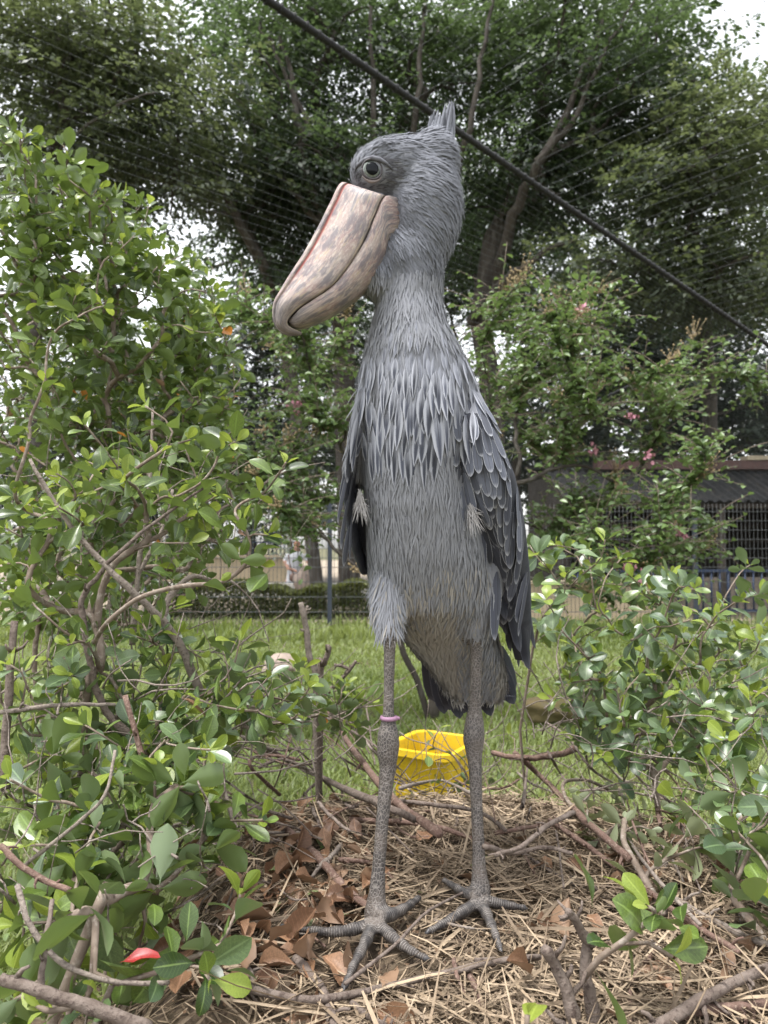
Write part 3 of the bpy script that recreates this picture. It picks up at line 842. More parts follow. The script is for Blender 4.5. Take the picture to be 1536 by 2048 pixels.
def toe_mat():
    m, nt, p, o = newmat('banded toe scales')
    lc = attr(nt, 'lc', 'Vector'); sx = nt.nodes.new('ShaderNodeSeparateXYZ'); nt.links.new(lc, sx.inputs[0])
    w = mth(nt, 'SINE', mth(nt, 'MULTIPLY', sx.outputs[1], 1700.0))
    n = noise(nt, 60, 4)
    col = mix(nt, mth(nt, 'MULTIPLY', ramp(nt, w, .5, .95), ramp(nt, n, .40, .60)), mix(nt, ramp(nt, n, .35, .65), (.042, .037, .036), (.08, .068, .06)), (.21, .19, .175))
    nt.links.new(col, p.inputs['Base Color']); p.inputs['Roughness'].default_value = .55
    bump(nt, p, w, .5, .002)
    return m
def bill_mat():
    m, nt, p, o = newmat('mottled horn bill')
    lc = attr(nt, 'lc', 'Vector'); sx = nt.nodes.new('ShaderNodeSeparateXYZ'); nt.links.new(lc, sx.inputs[0])
    s, v = sx.outputs[0], sx.outputs[1]
    cmb = nt.nodes.new('ShaderNodeCombineXYZ')
    nt.links.new(mth(nt, 'MULTIPLY', s, 0.26), cmb.inputs[0]); nt.links.new(mth(nt, 'MULTIPLY', v, 0.11), cmb.inputs[1])
    n1 = noise(nt, 16, 5, .6, (1, 1.3, 1), vec=cmb.outputs[0])
    col = mix(nt, ramp(nt, n1, .40, .60), (.265, .187, .172), (.305, .252, .23))
    n2 = noise(nt, 30, 6, .65, (.8, 1.25, 1), vec=cmb.outputs[0])
    n3 = noise(nt, 150, 6, .75, (.55, 1.2, 1), vec=cmb.outputs[0])
    col = mix(nt, ramp(nt, n3, .48, .58, 0, .6), col, (.46, .40, .35))
    col = mix(nt, ramp(nt, n2, .45, .58, 0, .72), col, (.095, .09, .105))
    n4 = noise(nt, 60, 5, .6, (.5, 1.6, 1), vec=cmb.outputs[0])
    col = mix(nt, ramp(nt, n4, .55, .66, 0, .5), col, (.38, .31, .19))
    # dark streaks near the face, grey horn at the nail, red groove along the ridge
    base = mth(nt, 'MULTIPLY', ramp(nt, s, .22, .05), ramp(nt, noise(nt, 75, 3, .5, (.22, 2.0, 1), vec=cmb.outputs[0]), .54, .62))
    col = mix(nt, mth(nt, 'MULTIPLY', base, .8), col, (.12, .12, .14))
    nail = ramp(nt, s, .70, .90)
    col = mix(nt, mth(nt, 'MULTIPLY', nail, .75), col, mix(nt, ramp(nt, n3, .42, .6), (.07, .065, .062), (.20, .17, .155)))
    gro = mth(nt, 'MULTIPLY', mth(nt, 'MULTIPLY', ramp(nt, v, .085, .115), ramp(nt, v, .165, .135)), mth(nt, 'MULTIPLY', ramp(nt, s, .72, .5), mth(nt, 'SUBTRACT', 1.0, sx.outputs[2])))
    col = mix(nt, mth(nt, 'MULTIPLY', gro, .8), col, (.30, .07, .055))
    edge = ramp(nt, v, .88, .96)
    col = mix(nt, mth(nt, 'MULTIPLY', edge, .5), col, mix(nt, ramp(nt, n4, .4, .6), (.07, .065, .07), (.38, .31, .21)))
    nt.links.new(col, p.inputs['Base Color']); p.inputs['Roughness'].default_value = .5; p.inputs['Specular IOR Level'].default_value = .35
    bump(nt, p, n3, .25, .002)
    return m
M_plume = bird_plumage_mat(); M_leg = leg_mat(); M_toe = toe_mat(); M_bill = bill_mat()
M_claw = pmat('dark claw', (.05, .048, .05), (.09, .085, .085), 60, .4, .2, .002)
M_fz_head = feathermat('head down', (.158, .165, .19), (.172, .179, .205), .2, .9, .9, .12, barb=0)
M_fz_face = feathermat('face down with brow shade', (.085, .085, .098), (.13, .13, .145), .2, .9, .9, .3, barb=.1)  # bare-skin tone round the eye, with shade under the brow painted into the colour
M_fz_body = feathermat('body feathers', (.232, .238, .262), (.252, .258, .282), .3, .9, .9, .11, barb=0)
M_fz_belly = feathermat('belly down', (.315, .295, .27), (.335, .315, .29), .3, .9, .9, .12, barb=0)
M_f_chest = feathermat('lance breast feathers', (.058, .064, .086), (.345, .355, .395), .28, .66, .65, .4, shaft=(.04, .04, .05), barb=.4, distal=.55)
M_f_covert = feathermat('covert feathers', (.095, .102, .128), (.42, .43, .465), .84, .99, .75, .35, shaft=(.05, .05, .055), barb=.25)
M_f_soft = feathermat('soft neck feathers', (.15, .157, .188), (.28, .29, .33), .30, .70, .8, .3, barb=.3, distal=.7)
M_f_covert2 = feathermat('slate covert feathers', (.05, .054, .072), (.30, .31, .345), .86, 1.0, .65, .35, shaft=(.03, .03, .035), barb=.25)
M_f_dark = feathermat('flight feathers', (.020, .022, .032), (.085, .088, .11), .88, 1.0, .45, .35, shaft=(.02, .02, .025), barb=.2)
M_f_white = feathermat('white tuft', (.25, .24, .235), (.34, .325, .315), .2, .8, .9, .2, barb=.1)

BY = 1.2
ANG = R(14)
hn = Vector((math.sin(ANG), -math.cos(ANG), 0))                       # side of the head towards the camera
hdir = Vector((-math.cos(ANG), -math.sin(ANG), 0))                    # where the bill points
HO = at(810, 400, BY)
def hp(px, py, off=0.0):
    d = ray(px, py); o_ = Vector((0, 0, CAMZ))
    t = (HO - o_).dot(hn) / d.dot(hn)
    return o_ + d * t + hn * off
def hpo(px, py, off):
    d = ray(px, py); o_ = Vector((0, 0, CAMZ))
    return o_ + d * ((HO + hn * off - o_).dot(hn) / d.dot(hn))
PX = BY / F
def hell(b, px, py, rx, rz, th, rot=0.0, off=0.0):
    """ellipsoid in the head's frame; radii in photo pixels, thickness in metres"""
    c = hp(px, py, off)
    ex = -hdir; ez = Vector((0, 0, 1))
    Rm = Matrix((ex, -hn, ez)).transposed() @ Matrix.Rotation(rot, 3, 'Y')
    b.ellipsoid(c, rx * PX, th, rz * PX, Rm, 24, 16)
def ring(py, xl, xr, Yc, hd, turn=0.0, n=28, front=1.0):
    a, c_ = at(xl, py, Yc), at(xr, py, Yc)
    ctr = (a + c_) / 2; hw = (c_ - a).length / 2
    ct, st = math.cos(turn), math.sin(turn)
    pts = []
    for i in range(n):
        t = 2 * math.pi * i / n
        x, y = hw * math.cos(t), hd * math.sin(t)
        pts.append(ctr + Vector((x * ct - y * st, x * st + y * ct, 0)))
    return pts
bb = MB()
# --- head
hell(bb, 797, 338, 104, 62, .050, R(-13))
hell(bb, 770, 345, 74, 58, .048, R(-10))
hell(bb, 850, 415, 76, 122, .067)
hell(bb, 862, 330, 55, 70, .056)
hell(bb, 818, 428, 42, 84, .060)
hell(bb, 752, 314, 40, 13, .050, R(-20))
hell(bb, 845, 470, 66, 78, .062)
hell(bb, 815, 520, 72, 72, .050)
hell(bb, 752, 552, 52, 40, .036, R(25))
# --- neck and trunk
T = [(500, 795, 892, 1.20, .052), (560, 775, 886, 1.205, .051), (600, 753, 884, 1.21, .055), (650, 744, 893, 1.215, .067), (700, 730, 920, 1.225, .083),
     (750, 717, 946, 1.24, .100), (800, 713, 958, 1.25, .112), (850, 714, 962, 1.26, .120), (900, 717, 955, 1.27, .123), (950, 724, 945, 1.275, .123), (1000, 731, 948, 1.28, .122),
     (1050, 733, 962, 1.29, .120), (1100, 735, 976, 1.30, .116), (1150, 738, 984, 1.315, .110), (1200, 742, 984, 1.33, .098), (1240, 768, 985, 1.36, .083),
     (1280, 812, 992, 1.40, .070), (1320, 848, 1004, 1.43, .052), (1360, 880, 1012, 1.46, .036), (1392, 905, 1008, 1.48, .020)]
bb.loft([ring(*r) for r in T])
# --- folded wings
WR = [(790, 915, 955, 1.21, .03), (840, 905, 982, 1.20, .040), (900, 912, 1004, 1.20, .046), (950, 918, 1028, 1.21, .046), (1000, 930, 1042, 1.23, .042), (1050, 955, 1051, 1.25, .038),
      (1100, 968, 1058, 1.28, .033), (1150, 985, 1063, 1.31, .028), (1200, 998, 1066, 1.34, .023), (1260, 1012, 1066, 1.38, .016), (1320, 1028, 1058, 1.42, .009)]
bb.loft([ring(y, a, c_, Y, h, R(24)) for (y, a, c_, Y, h) in WR])
WL = [(790, 716, 740, 1.24, .05), (850, 705, 732, 1.25, .065), (900, 698, 724, 1.26, .07), (950, 693, 716, 1.27, .072), (1000, 693, 713, 1.29, .07), (1050, 696, 718, 1.31, .062), (1100, 706, 726, 1.34, .05), (1150, 722, 738, 1.38, .03)]
bb.loft([ring(y, a, c_, Y, h, R(-6)) for (y, a, c_, Y, h) in WL])
# --- thighs and legs
def limb(spec, n=14): bb.tube([at(px, py, Y) for (px, py, Y, r) in spec], [r for (_, _, _, r) in spec], n)
LEG_L = [(815, 1060, 1.30, .03), (800, 1120, 1.285, .036), (783, 1180, 1.262, .034), (776, 1232, 1.243, .0255), (779, 1275, 1.225, .0135), (779, 1300, 1.225, .0095), (778, 1380, 1.222, .0085), (777, 1425, 1.22, .0095),
         (777, 1450, 1.22, .0130), (776, 1466, 1.22, .0170), (777, 1488, 1.22, .0182), (775, 1510, 1.22, .0172), (776, 1530, 1.219, .0138), (772, 1570, 1.215, .0118), (764, 1650, 1.205, .0103), (757, 1740, 1.195, .0108), (754, 1790, 1.19, .0135), (751, 1822, 1.186, .0175), (750, 1842, 1.184, .017)]
LEG_R = [(958, 1130, 1.30, .043), (960, 1190, 1.305, .038), (953, 1240, 1.31, .026), (952, 1278, 1.315, .014), (953, 1300, 1.315, .0105), (951, 1380, 1.315, .0100), (950, 1415, 1.315, .0112),
         (949, 1440, 1.315, .0155), (948, 1462, 1.312, .0182), (947, 1482, 1.31, .0180), (948, 1500, 1.308, .0150), (950, 1530, 1.303, .0118), (953, 1600, 1.293, .0104), (957, 1700, 1.277, .0104), (959, 1750, 1.268, .0130), (961, 1780, 1.262, .0175), (962, 1800, 1.258, .017)]
limb(LEG_L); limb(LEG_R)
TOES = []
def toe(pts, r0, r1):
    w = [at_z(px, py, z) for (px, py, z) in pts]
    k = len(w)
    # smooth resample
    out_ = []
    for i in range(25):
        u = i / 24 * (k - 1); a = int(min(u, k - 2)); f = u - a
        p0, p1, p2, p3 = w[max(0, a-1)], w[a], w[a+1], w[min(k-1, a+2)]
        out_.append(0.5 * ((2*p1) + (p2-p0)*f + (2*p0-5*p1+4*p2-p3)*f*f + (3*p1-p0-3*p2+p3)*f**3))
    rr = [r0 + (r1 * .78 - r0) * (i / 24) ** .9 + .0009 * math.sin(i * 1.3) for i in range(25)]; rr[-3] *= .85; rr[-2] *= .7
    rr[-1] *= .45
    bb.tube(out_, rr, 12)
    TOES.append((out_, rr))
zb = NZ + .018
toe([(748, 1845, zb + .01), (690, 1862, zb + .006), (630, 1862, zb + .004), (556, 1850, zb + .002)], .0108, .0062)
toe([(748, 1845, zb + .01), (728, 1890, zb + .006), (704, 1938, zb + .003), (685, 1984, zb)], .0108, .0060)
toe([(752, 1845, zb + .01), (792, 1880, zb + .006), (828, 1905, zb + .003), (864, 1922, zb)], .0108, .0060)
toe([(755, 1838, zb + .012), (792, 1825, zb + .008), (822, 1808, zb + .006), (842, 1792, zb + .004)], .0120, .0060)
toe([(958, 1803, zb + .01), (915, 1830, zb + .006), (882, 1850, zb + .003), (848, 1868, zb)], .0108, .0060)
toe([(962, 1803, zb + .01), (978, 1838, zb + .006), (992, 1872, zb + .003), (1003, 1905, zb)], .0105, .0058)
toe([(968, 1800, zb + .012), (1000, 1808, zb + .006), (1028, 1812, zb + .003), (1058, 1818, zb)], .0105, .0060)
toe([(956, 1795, zb + .012), (925, 1782, zb + .008), (900, 1768, zb + .006), (884, 1758, zb + .004)], .0110, .0056)
body_me = remesh(bb, 0.0042, 3)

_bm = bmesh.new(); _bm.from_mesh(body_me)
_hv = [v for v in _bm.verts if v.co.z > at(800, 620, 1.2).z]
for _ in range(14): bmesh.ops.smooth_vert(_bm, verts=_hv, factor=.5, use_axis_x=True, use_axis_y=True, use_axis_z=True)
_bv = [v for v in _bm.verts if at(850, 1250, 1.25).z < v.co.z < at(800, 1000, 1.2).z]
for _ in range(8): bmesh.ops.smooth_vert(_bm, verts=_bv, factor=.5, use_axis_x=True, use_axis_y=True, use_axis_z=True)
_bm.to_mesh(body_me); _bm.free()
bird = thing('shoebill', 'tall grey shoebill standing on the straw nest with its huge bill turned aside', 'bird', (at(850, 1820, 1.22).x, 1.22, NZ))
# material regions and toe coordinate
co = np.empty(len(body_me.vertices) * 3, np.float32); body_me.vertices.foreach_get('co', co); co = co.reshape(-1, 3)
def seg_dist(P, A, B):
    A, B = np.array(tuple(A)), np.array(tuple(B)); d = B - A
    t = np.clip(((P - A) @ d) / (d @ d), 0, 1)
    return np.linalg.norm(P - (A + t[:, None] * d), axis=1), t
reg = np.zeros(len(co), np.int32)
for spec in (LEG_L, LEG_R):
    for i in [k for k in range(len(spec) - 1) if spec[k][1] >= 1272]:
        a, b2 = at(*spec[i][:3]), at(*spec[i+1][:3])
        dd, tt = seg_dist(co, a, b2)
        reg[dd < max(spec[i][3], spec[i+1][3]) + .008] = 1
lcv = np.zeros((len(co), 3), np.float32); best = np.full(len(co), 9.0)
for (pts, rr) in TOES:
    acc = 0.0
    for i in range(len(pts) - 1):
        dd, tt = seg_dist(co, pts[i], pts[i+1]); L = (pts[i+1] - pts[i]).length
        mk = (dd < rr[i] + .006) & (dd < best)
        best[mk] = dd[mk]; lcv[mk, 1] = acc + tt[mk] * L
        if i > 2: reg[mk] = 2
        if i > 20: reg[mk] = 3
        acc += L
reg[(reg == 0) & (co[:, 2] < .74)] = 1
def in_wing(rings, turn):
    mk = np.zeros(len(co), bool)
    for i in range(len(rings) - 1):
        (y0, a0, c0, Y0, h0), (y1, a1, c1, Y1, h1) = rings[i], rings[i+1]
        L0, R0_, L1, R1_ = at(a0, y0, Y0), at(c0, y0, Y0), at(a1, y1, Y1), at(c1, y1, Y1)
        C0, C1 = (L0 + R0_) / 2, (L1 + R1_) / 2
        zt, zb_ = C0.z, C1.z
        t_ = np.clip((zt - co[:, 2]) / (zt - zb_), 0, 1)
        sel = (co[:, 2] <= zt + .004) & (co[:, 2] >= zb_ - .004)
        cx = C0.x + (C1.x - C0.x) * t_; cy = C0.y + (C1.y - C0.y) * t_
        hw = ((R0_ - L0).length * (1 - t_) + (R1_ - L1).length * t_) / 2; hd = h0 * (1 - t_) + h1 * t_
        x, y_ = co[:, 0] - cx, co[:, 1] - cy
        u, w_ = x * math.cos(turn) + y_ * math.sin(turn), -x * math.sin(turn) + y_ * math.cos(turn)
        mk |= sel & ((u / (hw + .004)) ** 2 + (w_ / (hd + .004)) ** 2 < 1.0)
    return mk
wing = (in_wing(WR, R(24)) & (co[:, 2] < at(900, 830, 1.2).z)) | (in_wing(WL, R(-6)) & (co[:, 2] < at(700, 930, 1.25).z))
reg[(reg == 0) & wing] = 4
M_wskin = pmat('dark wing base', (.035, .038, .05), (.055, .058, .072), 40, .7, .3, .003)
a_ = body_me.attributes.new('lc', 'FLOAT_VECTOR', 'POINT'); a_.data.foreach_set('vector', lcv.ravel())
for q in (M_plume, M_leg, M_toe, M_claw, M_wskin): body_me.materials.append(q)
loops = np.empty(len(body_me.loops), np.int32); body_me.loops.foreach_get('vertex_index', loops)
starts = np.empty(len(body_me.polygons), np.int32); body_me.polygons.foreach_get('loop_start', starts)
body_me.polygons.foreach_set('material_index', reg[loops[starts]])
part('body', body_me, bird)
bvh = BVHTree.FromPolygons([tuple(p) for p in co], [tuple(p.vertices) for p in body_me.polygons])
def hit(px, py):
    d = ray(px, py).normalized()
    loc, nrm, idx, dist = bvh.ray_cast(Vector((0, 0, CAMZ)), d)
    return (loc, nrm) if loc is not None and loc.y < 1.7 else (None, None)

# --- bill
def bill(rows, prof, name, low=0.0):
    """rows: (top px,py, bottom px,py, halfwidth m, s); prof: [(v, w)] from ridge to cutting edge"""
    rings, lc = [], []
    for (tx, ty, bx, by, w, s) in rows:
        near = [hpo(tx + (bx - tx) * v, ty + (by - ty) * v, w * q) for v, q in prof]
        far = [p - hn * (2 * w * q) for p, (v, q) in zip(near, prof)][::-1]
        rings.append(near + far); lc += [(s, v, low) for v, q in prof] + [(s, v, low) for v, q in prof][::-1]
    n = len(rings[0]); V = np.array([tuple(p) for r_ in rings for p in r_])
    Q = [(j*n+i, j*n+(i+1) % n, (j+1)*n+(i+1) % n, (j+1)*n+i) for j in range(len(rings)-1) for i in range(n)]
    Q.append((0, 1, n - 2, n - 1)); 
    me = np_mesh(name, V, np.array(Q), M_bill, {'lc': np.array(lc, float)})
    return part(name, me, bird)
def densify(rows, k=5):
    A = np.array(rows, float); out_ = []
    for i in range(len(A) - 1):
        p0, p1, p2, p3 = A[max(0, i-1)], A[i], A[i+1], A[min(len(A)-1, i+2)]
        for j in range(k):
            f = j / k
            out_.append(0.5 * ((2*p1) + (p2-p0)*f + (2*p0-5*p1+4*p2-p3)*f*f + (3*p1-p0-3*p2+p3)*f**3))
    out_.append(A[-1]); return [tuple(r_) for r_ in out_]
UP = [(718, 384, 790, 412, .026, -.1), (684, 364, 769, 391, .050, 0), (661, 403, 750, 428, .053, .13), (636, 453, 731, 474, .053, .28), (608, 504, 705, 520, .050, .44), (580, 547, 670, 566, .045, .59), (560, 580, 634, 592, .037, .71),
      (547, 604, 602, 613, .026, .80), (545, 630, 582, 632, .0165, .87), (549, 650, 575, 646, .0125, .92), (561, 664, 581, 654, .0100, .96), (578, 671, 593, 660, .0075, .985), (602, 671, 604, 665, .0030, 1.0)]
uprof = [(0, .07), (.03, .17), (.07, .22), (.10, .20), (.125, .19), (.15, .25), (.22, .44), (.34, .68), (.50, .86), (.66, .96), (.80, 1.0), (.92, 1.01), (.975, 1.0), (1.0, .96)]
bill(densify(UP), uprof, 'upper_bill')
LO = [(806, 400, 815, 480, .026, -.1), (771, 392, 781, 494, .050, 0), (751, 429, 775, 518, .053, .13), (732, 475, 756, 556, .053, .28), (705, 521, 722, 592, .050, .44), (670, 567, 688, 616, .045, .59), (634, 594, 652, 636, .037, .71), (603, 615, 618, 651, .027, .80), (588, 630, 594, 657, .017, .87), (577, 640, 580, 650, .007, .92)]
lprof = [(0, .92), (.03, .97), (.12, 1.0), (.3, 1.01), (.5, .97), (.68, .86), (.82, .68), (.92, .45), (1.0, .12)]
lo_rows = densify(LO)
bill([r_ for r_ in lo_rows], lprof, 'lower_bill', 1.0)

# --- eye
def eye():
    loc, nrm = hit(743, 341)
    q = (hn * 0.85 + nrm * 0.15).normalized()
    c = loc + q * 0.002
    R_ = .0148
    def cap(r, h0, dome, n=24, rings=6, off=0.0):
        V = []; Q = []
        ux = q.cross(Vector((0, 0, 1))).normalized(); uz = ux.cross(q)
        b = MB(); rr = []
        for j in range(rings + 1):
            t = 1 - j / rings * .97
            rr.append([c + q * (h0 + dome * (1 - t * t)) + (ux * math.cos(2*math.pi*i/n) + uz * math.sin(2*math.pi*i/n)) * r * t for i in range(n)])
        b.loft(rr); return b
    m_eye = pmat('eyelid skin', (.055, .05, .055), (.09, .08, .085), 60, .6, .3, .002)
    m_lid = pmat('pale eyelid', (.22, .18, .17), (.16, .14, .14), 80, .6, .3, .002)
    m_iris = pmat('pale iris', (.20, .225, .21), (.27, .295, .27), 200, .05, 0, spec=.5)
    m_pup = pmat('pupil', (.003, .004, .006), (.004, .005, .007), 10, .12, 0, spec=.18)
    e = part('eye', cap(R_ * 1.12, -.004, .009).mesh('eye', m_eye), bird)
    part('iris', cap(R_ * .92, .0004, .0062).mesh('iris', m_iris), e)
    part('pupil', cap(R_ * .66, .0052, .0020).mesh('pupil', m_pup), e)
    ux = q.cross(Vector((0, 0, 1))).normalized(); uz = ux.cross(q)
    rim = MB(); n = 36
    rim.tube([c + q * .0035 + (ux * math.cos(2*math.pi*i/n) + uz * math.sin(2*math.pi*i/n)) * R_ * 1.02 for i in range(n + 1)], .0014, 8)
    part('eyelid', rim.mesh('eyelid', m_eye), e)
    rim = MB()
    rim.tube([c + q * (.0015) + (ux * math.cos(t) * 1.22 + uz * math.sin(t) * 1.24) * R_ for t in [math.pi * (1.18 + .62 * i / 20) for i in range(21)]], [.0006 + .002 * math.sin(math.pi * i / 20) for i in range(21)], 8)
    part('lower_lid', rim.mesh('lower_lid', m_lid), e)
eye()
def brow():
    b = MB(); pts = []; rr = [.0008, .0022, .0034, .0040, .0036, .0022, .0008]
    for (px, py) in ((708, 345), (718, 330), (730, 321), (745, 317), (760, 320), (774, 328), (786, 340)):
        loc, nrm = hit(px, py); pts.append(loc + nrm * .0018)
    b.tube(pts, rr, 10); part('brow', b.mesh('brow', pmat('brow skin', (.10, .10, .118), (.14, .142, .16), 90, .85, .6, .003)), bird)
brow()
# bare skin fold under the eye, above the bill
def skinfold():
    b = MB(); pts = []; rr = []
    P_ = [(716, 380), (730, 384), (746, 388), (762, 391), (773, 393)]
    for i, (px, py) in enumerate(P_):
        loc, nrm = hit(px, py)
        if loc is None: loc = hp(px, py, .05); nrm = hn
        pts.append(loc + nrm * .001); rr.append([.003, .006, .0075, .006, .003][i])
    b.tube(pts, rr, 10); part('eye_fold', b.mesh('eye_fold', pmat('blue-grey bare skin', (.20, .21, .25), (.28, .28, .32), 90, .6, .5, .003)), bird)
skinfold()

# --- leg ring
def legring():
    c = at(778, 1436, 1.22); b = MB(); n = 28
    for i in range(1):
        b.loft([[c + Vector((r_ * math.cos(2*math.pi*k/n), r_ * math.sin(2*math.pi*k/n), z)) for k in range(n)] for (r_, z) in ((.0112, -.0032), (.0138, -.0026), (.0142, 0), (.0138, .0026), (.0112, .0032))])
    b.ellipsoid(c + Vector((.0145, -.002, 0)), .003, .003, .003, nu=10, nv=6)
    part('leg_ring', b.mesh('leg_ring', pmat('lilac plastic', (.25, .14, .21), (.29, .165, .245), 40, .4, .1, .001)), bird)
legring()

# --- feathers
lance = [blade([(0, .10), (.2, .75), (.45, 1.0), (.7, .78), (.88, .36), (1, .04)], (-1, -.45, 0, .45, 1), fold=f, bend=bd, twist=tw) for f, bd, tw in ((-.05, .25, .02), (-.04, .1, -.03), (-.06, .35, 0), (-.035, .2, .04))]
roundf = [blade([(0, .25), (.2, .8), (.5, 1.0), (.75, .95), (.9, .68), (.97, .36), (1, .08)], (-1, -.5, 0, .5, 1), fold=f, bend=bd, twist=tw) for f, bd, tw in ((-.04, .14, .015), (-.03, .06, -.02), (-.045, .18, 0), (-.03, .1, .025))]
quill = [blade([(0, .3), (.15, .8), (.4, 1.0), (.7, .95), (.88, .7), (.96, .4), (1, .06)], (-1, -.5, 0, .5, 1), fold=f, bend=bd, twist=tw) for f, bd, tw in ((-.025, .12, .006), (-.02, -.08, -.008), (-.03, .18, 0))]
wisp = [blade([(0, .6), (.4, 1.0), (.75, .6), (1, .05)], (-1, 1), bend=bd) for bd in (.15, .35, -.05)]
_fm = {}
def feather_mesh(kind, tpls, mat, rng):
    k = rng.randrange(len(tpls)); q = rng.randrange(4)
    key = (kind, k, q)
    if key not in _fm: _fm[key] = single(tpls[k], q / 3, 'feather', mat)
    return _fm[key]
NF = [0]
extra = {}
def put_feather(kind, tpls, mat, p, d, n, length, width, name='feather'):
    fr = frame(p, d, n, width, length, length)
    if NF[0] < 298:
        part(name, feather_mesh(kind, tpls, mat, brng), bird, mw=mat4(fr)); NF[0] += 1
    else:
        extra.setdefault(kind, (tpls, mat, [], []))
        extra[kind][2].append(fr); extra[kind][3].append(brng.random())
def surf_feather(kind, tpls, mat, px, py, dxp, dyp, Lpx, Wpx, lift=8, prob=0):
    if kind == 'covert2': mat = M_f_covert2
    loc, nrm = hit(px, py)
    if loc is None: return
    if nrm.y > .6: return
    u = math.hypot(dxp, dyp); dxp /= u; dyp /= u
    d = at(px + dxp * 20, py + dyp * 20, loc.y) - at(px, py, loc.y)
    d = d - nrm * d.dot(nrm)
    if d.length < 1e-6: return
    d.normalize(); s = loc.y / F
    a = R(lift)
    put_feather(kind, tpls, mat, loc + nrm * (.004 if kind == 'lance' else .001), d * math.cos(a) + nrm * math.sin(a), nrm * math.cos(a) - d * math.sin(a), Lpx * s, Wpx * s)
# long breast lances
for (y0, xa, xb, L, W, step, sp) in ((735, 728, 936, 66, 9, 18, 20), (764, 720, 946, 76, 10, 17, 20), (792, 708, 950, 84, 11, 17, 21), (820, 702, 952, 92, 11.5, 17, 22), (848, 700, 945, 98, 12, 18, 22), (872, 722, 925, 96, 12, 19, 22)):
    x = xa
    while x < xb:
        xx = x + brng.uniform(-8, 8); yy = y0 + brng.uniform(-20, 20) - 20 * abs((xx - 850) / 120) ** 2 * .3
        q = 1.0 + .25 * max(0, 1 - abs(xx - 870) / 60)
        surf_feather('lance', lance, M_f_chest, xx, yy, (xx - 850) / 900 + brng.uniform(-.1, .1), 1, L * brng.uniform(.7, 1.2) * q, W * .86 * brng.uniform(.7, 1.15) * q, 6 + brng.uniform(-3, 4))
        x += step * .82
# softer, narrower feathers where the neck runs into the breast
for (y0, xa, xb, L, W, step) in ((650, 748, 898, 44, 4.5, 13), (675, 742, 905, 48, 5, 13), (700, 736, 918, 54, 5.5, 13), (724, 730, 930, 60, 6.5, 14), (745, 724, 940, 64, 7.5, 15)):
    x = xa
    while x < xb:
        surf_feather('soft', lance, M_f_soft, x + brng.uniform(-6, 6), y0 + brng.uniform(-14, 14), (x - 850) / 900 + brng.uniform(-.12, .12), 1, L * brng.uniform(.8, 1.2), W * brng.uniform(.8, 1.2), 5 + brng.uniform(-2, 3))
        x += step
# wing coverts, right-hand wing
def wx(y):
    t = [(790, 905, 955), (850, 905, 985), (900, 912, 1003), (950, 915, 1028), (1000, 928, 1043), (1050, 955, 1052), (1100, 968, 1059), (1150, 985, 1065), (1200, 998, 1068), (1340, 1035, 1052)]
    for i in range(len(t) - 1):
        if t[i][0] <= y <= t[i+1][0]:
            f = (y - t[i][0]) / (t[i+1][0] - t[i][0]); return (t[i][1] + f * (t[i+1][1] - t[i][1]), t[i][2] + f * (t[i+1][2] - t[i][2]))
    return t[-1][1], t[-1][2]
y = 800; row = 0
while y < 1165:
    a, c_ = wx(y); u = (y - 800) / 365
    L = 62 + 52 * u; W = 11 + 3.5 * u
    x = a + (5 if row % 2 else 12)
    while x < c_ + 4:
        f = (x - a) / (c_ - a)
        surf_feather('covert' if y < 1010 + brng.uniform(-50, 60) else 'covert2', roundf, M_f_covert if y < 1e9 else None, x + brng.uniform(-3, 3), y + brng.uniform(-6, 6), .10 + .16 * f * (1 - u) + brng.uniform(-.05, .05), 1, L * brng.uniform(.85, 1.1), W * (1 - .3 * f), 5 + brng.uniform(-1.5, 2))
        x += W * 1.75 * (1 - .4 * f)
    y += 25 - 2 * u; row += 1
# left-hand wing, edge on
for (px, py, L, W) in ((722, 845, 70, 9), (712, 850, 80, 9), (706, 872, 95, 10), (726, 872, 60, 8), (718, 890, 70, 8), (702, 905, 100, 10), (697, 940, 110, 10), (710, 930, 80, 9), (704, 965, 100, 9), (698, 990, 110, 9), (712, 975, 70, 8), (704, 1030, 90, 9), (700, 1050, 95, 8)):
    surf_feather('covert', roundf, M_f_covert, px, py, .02 if py < 960 else .12, 1, L, W, 4)
def blade3(kind, tpls, mat, a, b2, nrm, W):
    d = b2 - a
    put_feather(kind, tpls, mat, a, d, nrm, d.length, W)
# flight feathers (right-hand wing): hang from the rear edge of the wing
for i in range(11):
    f = i / 10
    a = at(958 + 86 * f, 1045 + 60 * f, 1.235 + .09 * f); b2 = at(985 + 78 * f + brng.uniform(-4, 4), 1150 + 190 * (1 - (1 - f) ** 1.6) + brng.uniform(-10, 10), 1.285 + .13 * f)
    blade3('quill', quill, M_f_dark, a, b2, Vector((.45, -1, .25)), .0135)
for i in range(6):
    f = i / 5
    blade3('quill', quill, M_f_dark, at(1030 + 16 * f, 1000 + 50 * f, 1.30 + .03 * f), at(1052 + 14 * f, 1230 + 110 * f, 1.39 + .06 * f), Vector((.9, -.6, .2)), .013)
for i in range(5):
    f = i / 4
    blade3('quill', quill, M_f_dark, at(1006 + 34 * f, 905 + 120 * f, 1.27 + .03 * f), at(1040 + 18 * f, 1050 + 150 * f, 1.31 + .05 * f), Vector((.95, -.4, .2)), .012)
# left-hand wing quills
for i in range(6):
    f = i / 5
    blade3('quill', quill, M_f_dark, at(708 + 8 * f, 985 + 20 * f, 1.255 + .03 * f), at(728 + 14 * f, 1120 + 36 * f, 1.33 + .05 * f), Vector((-.6, -1, .2)), .011)
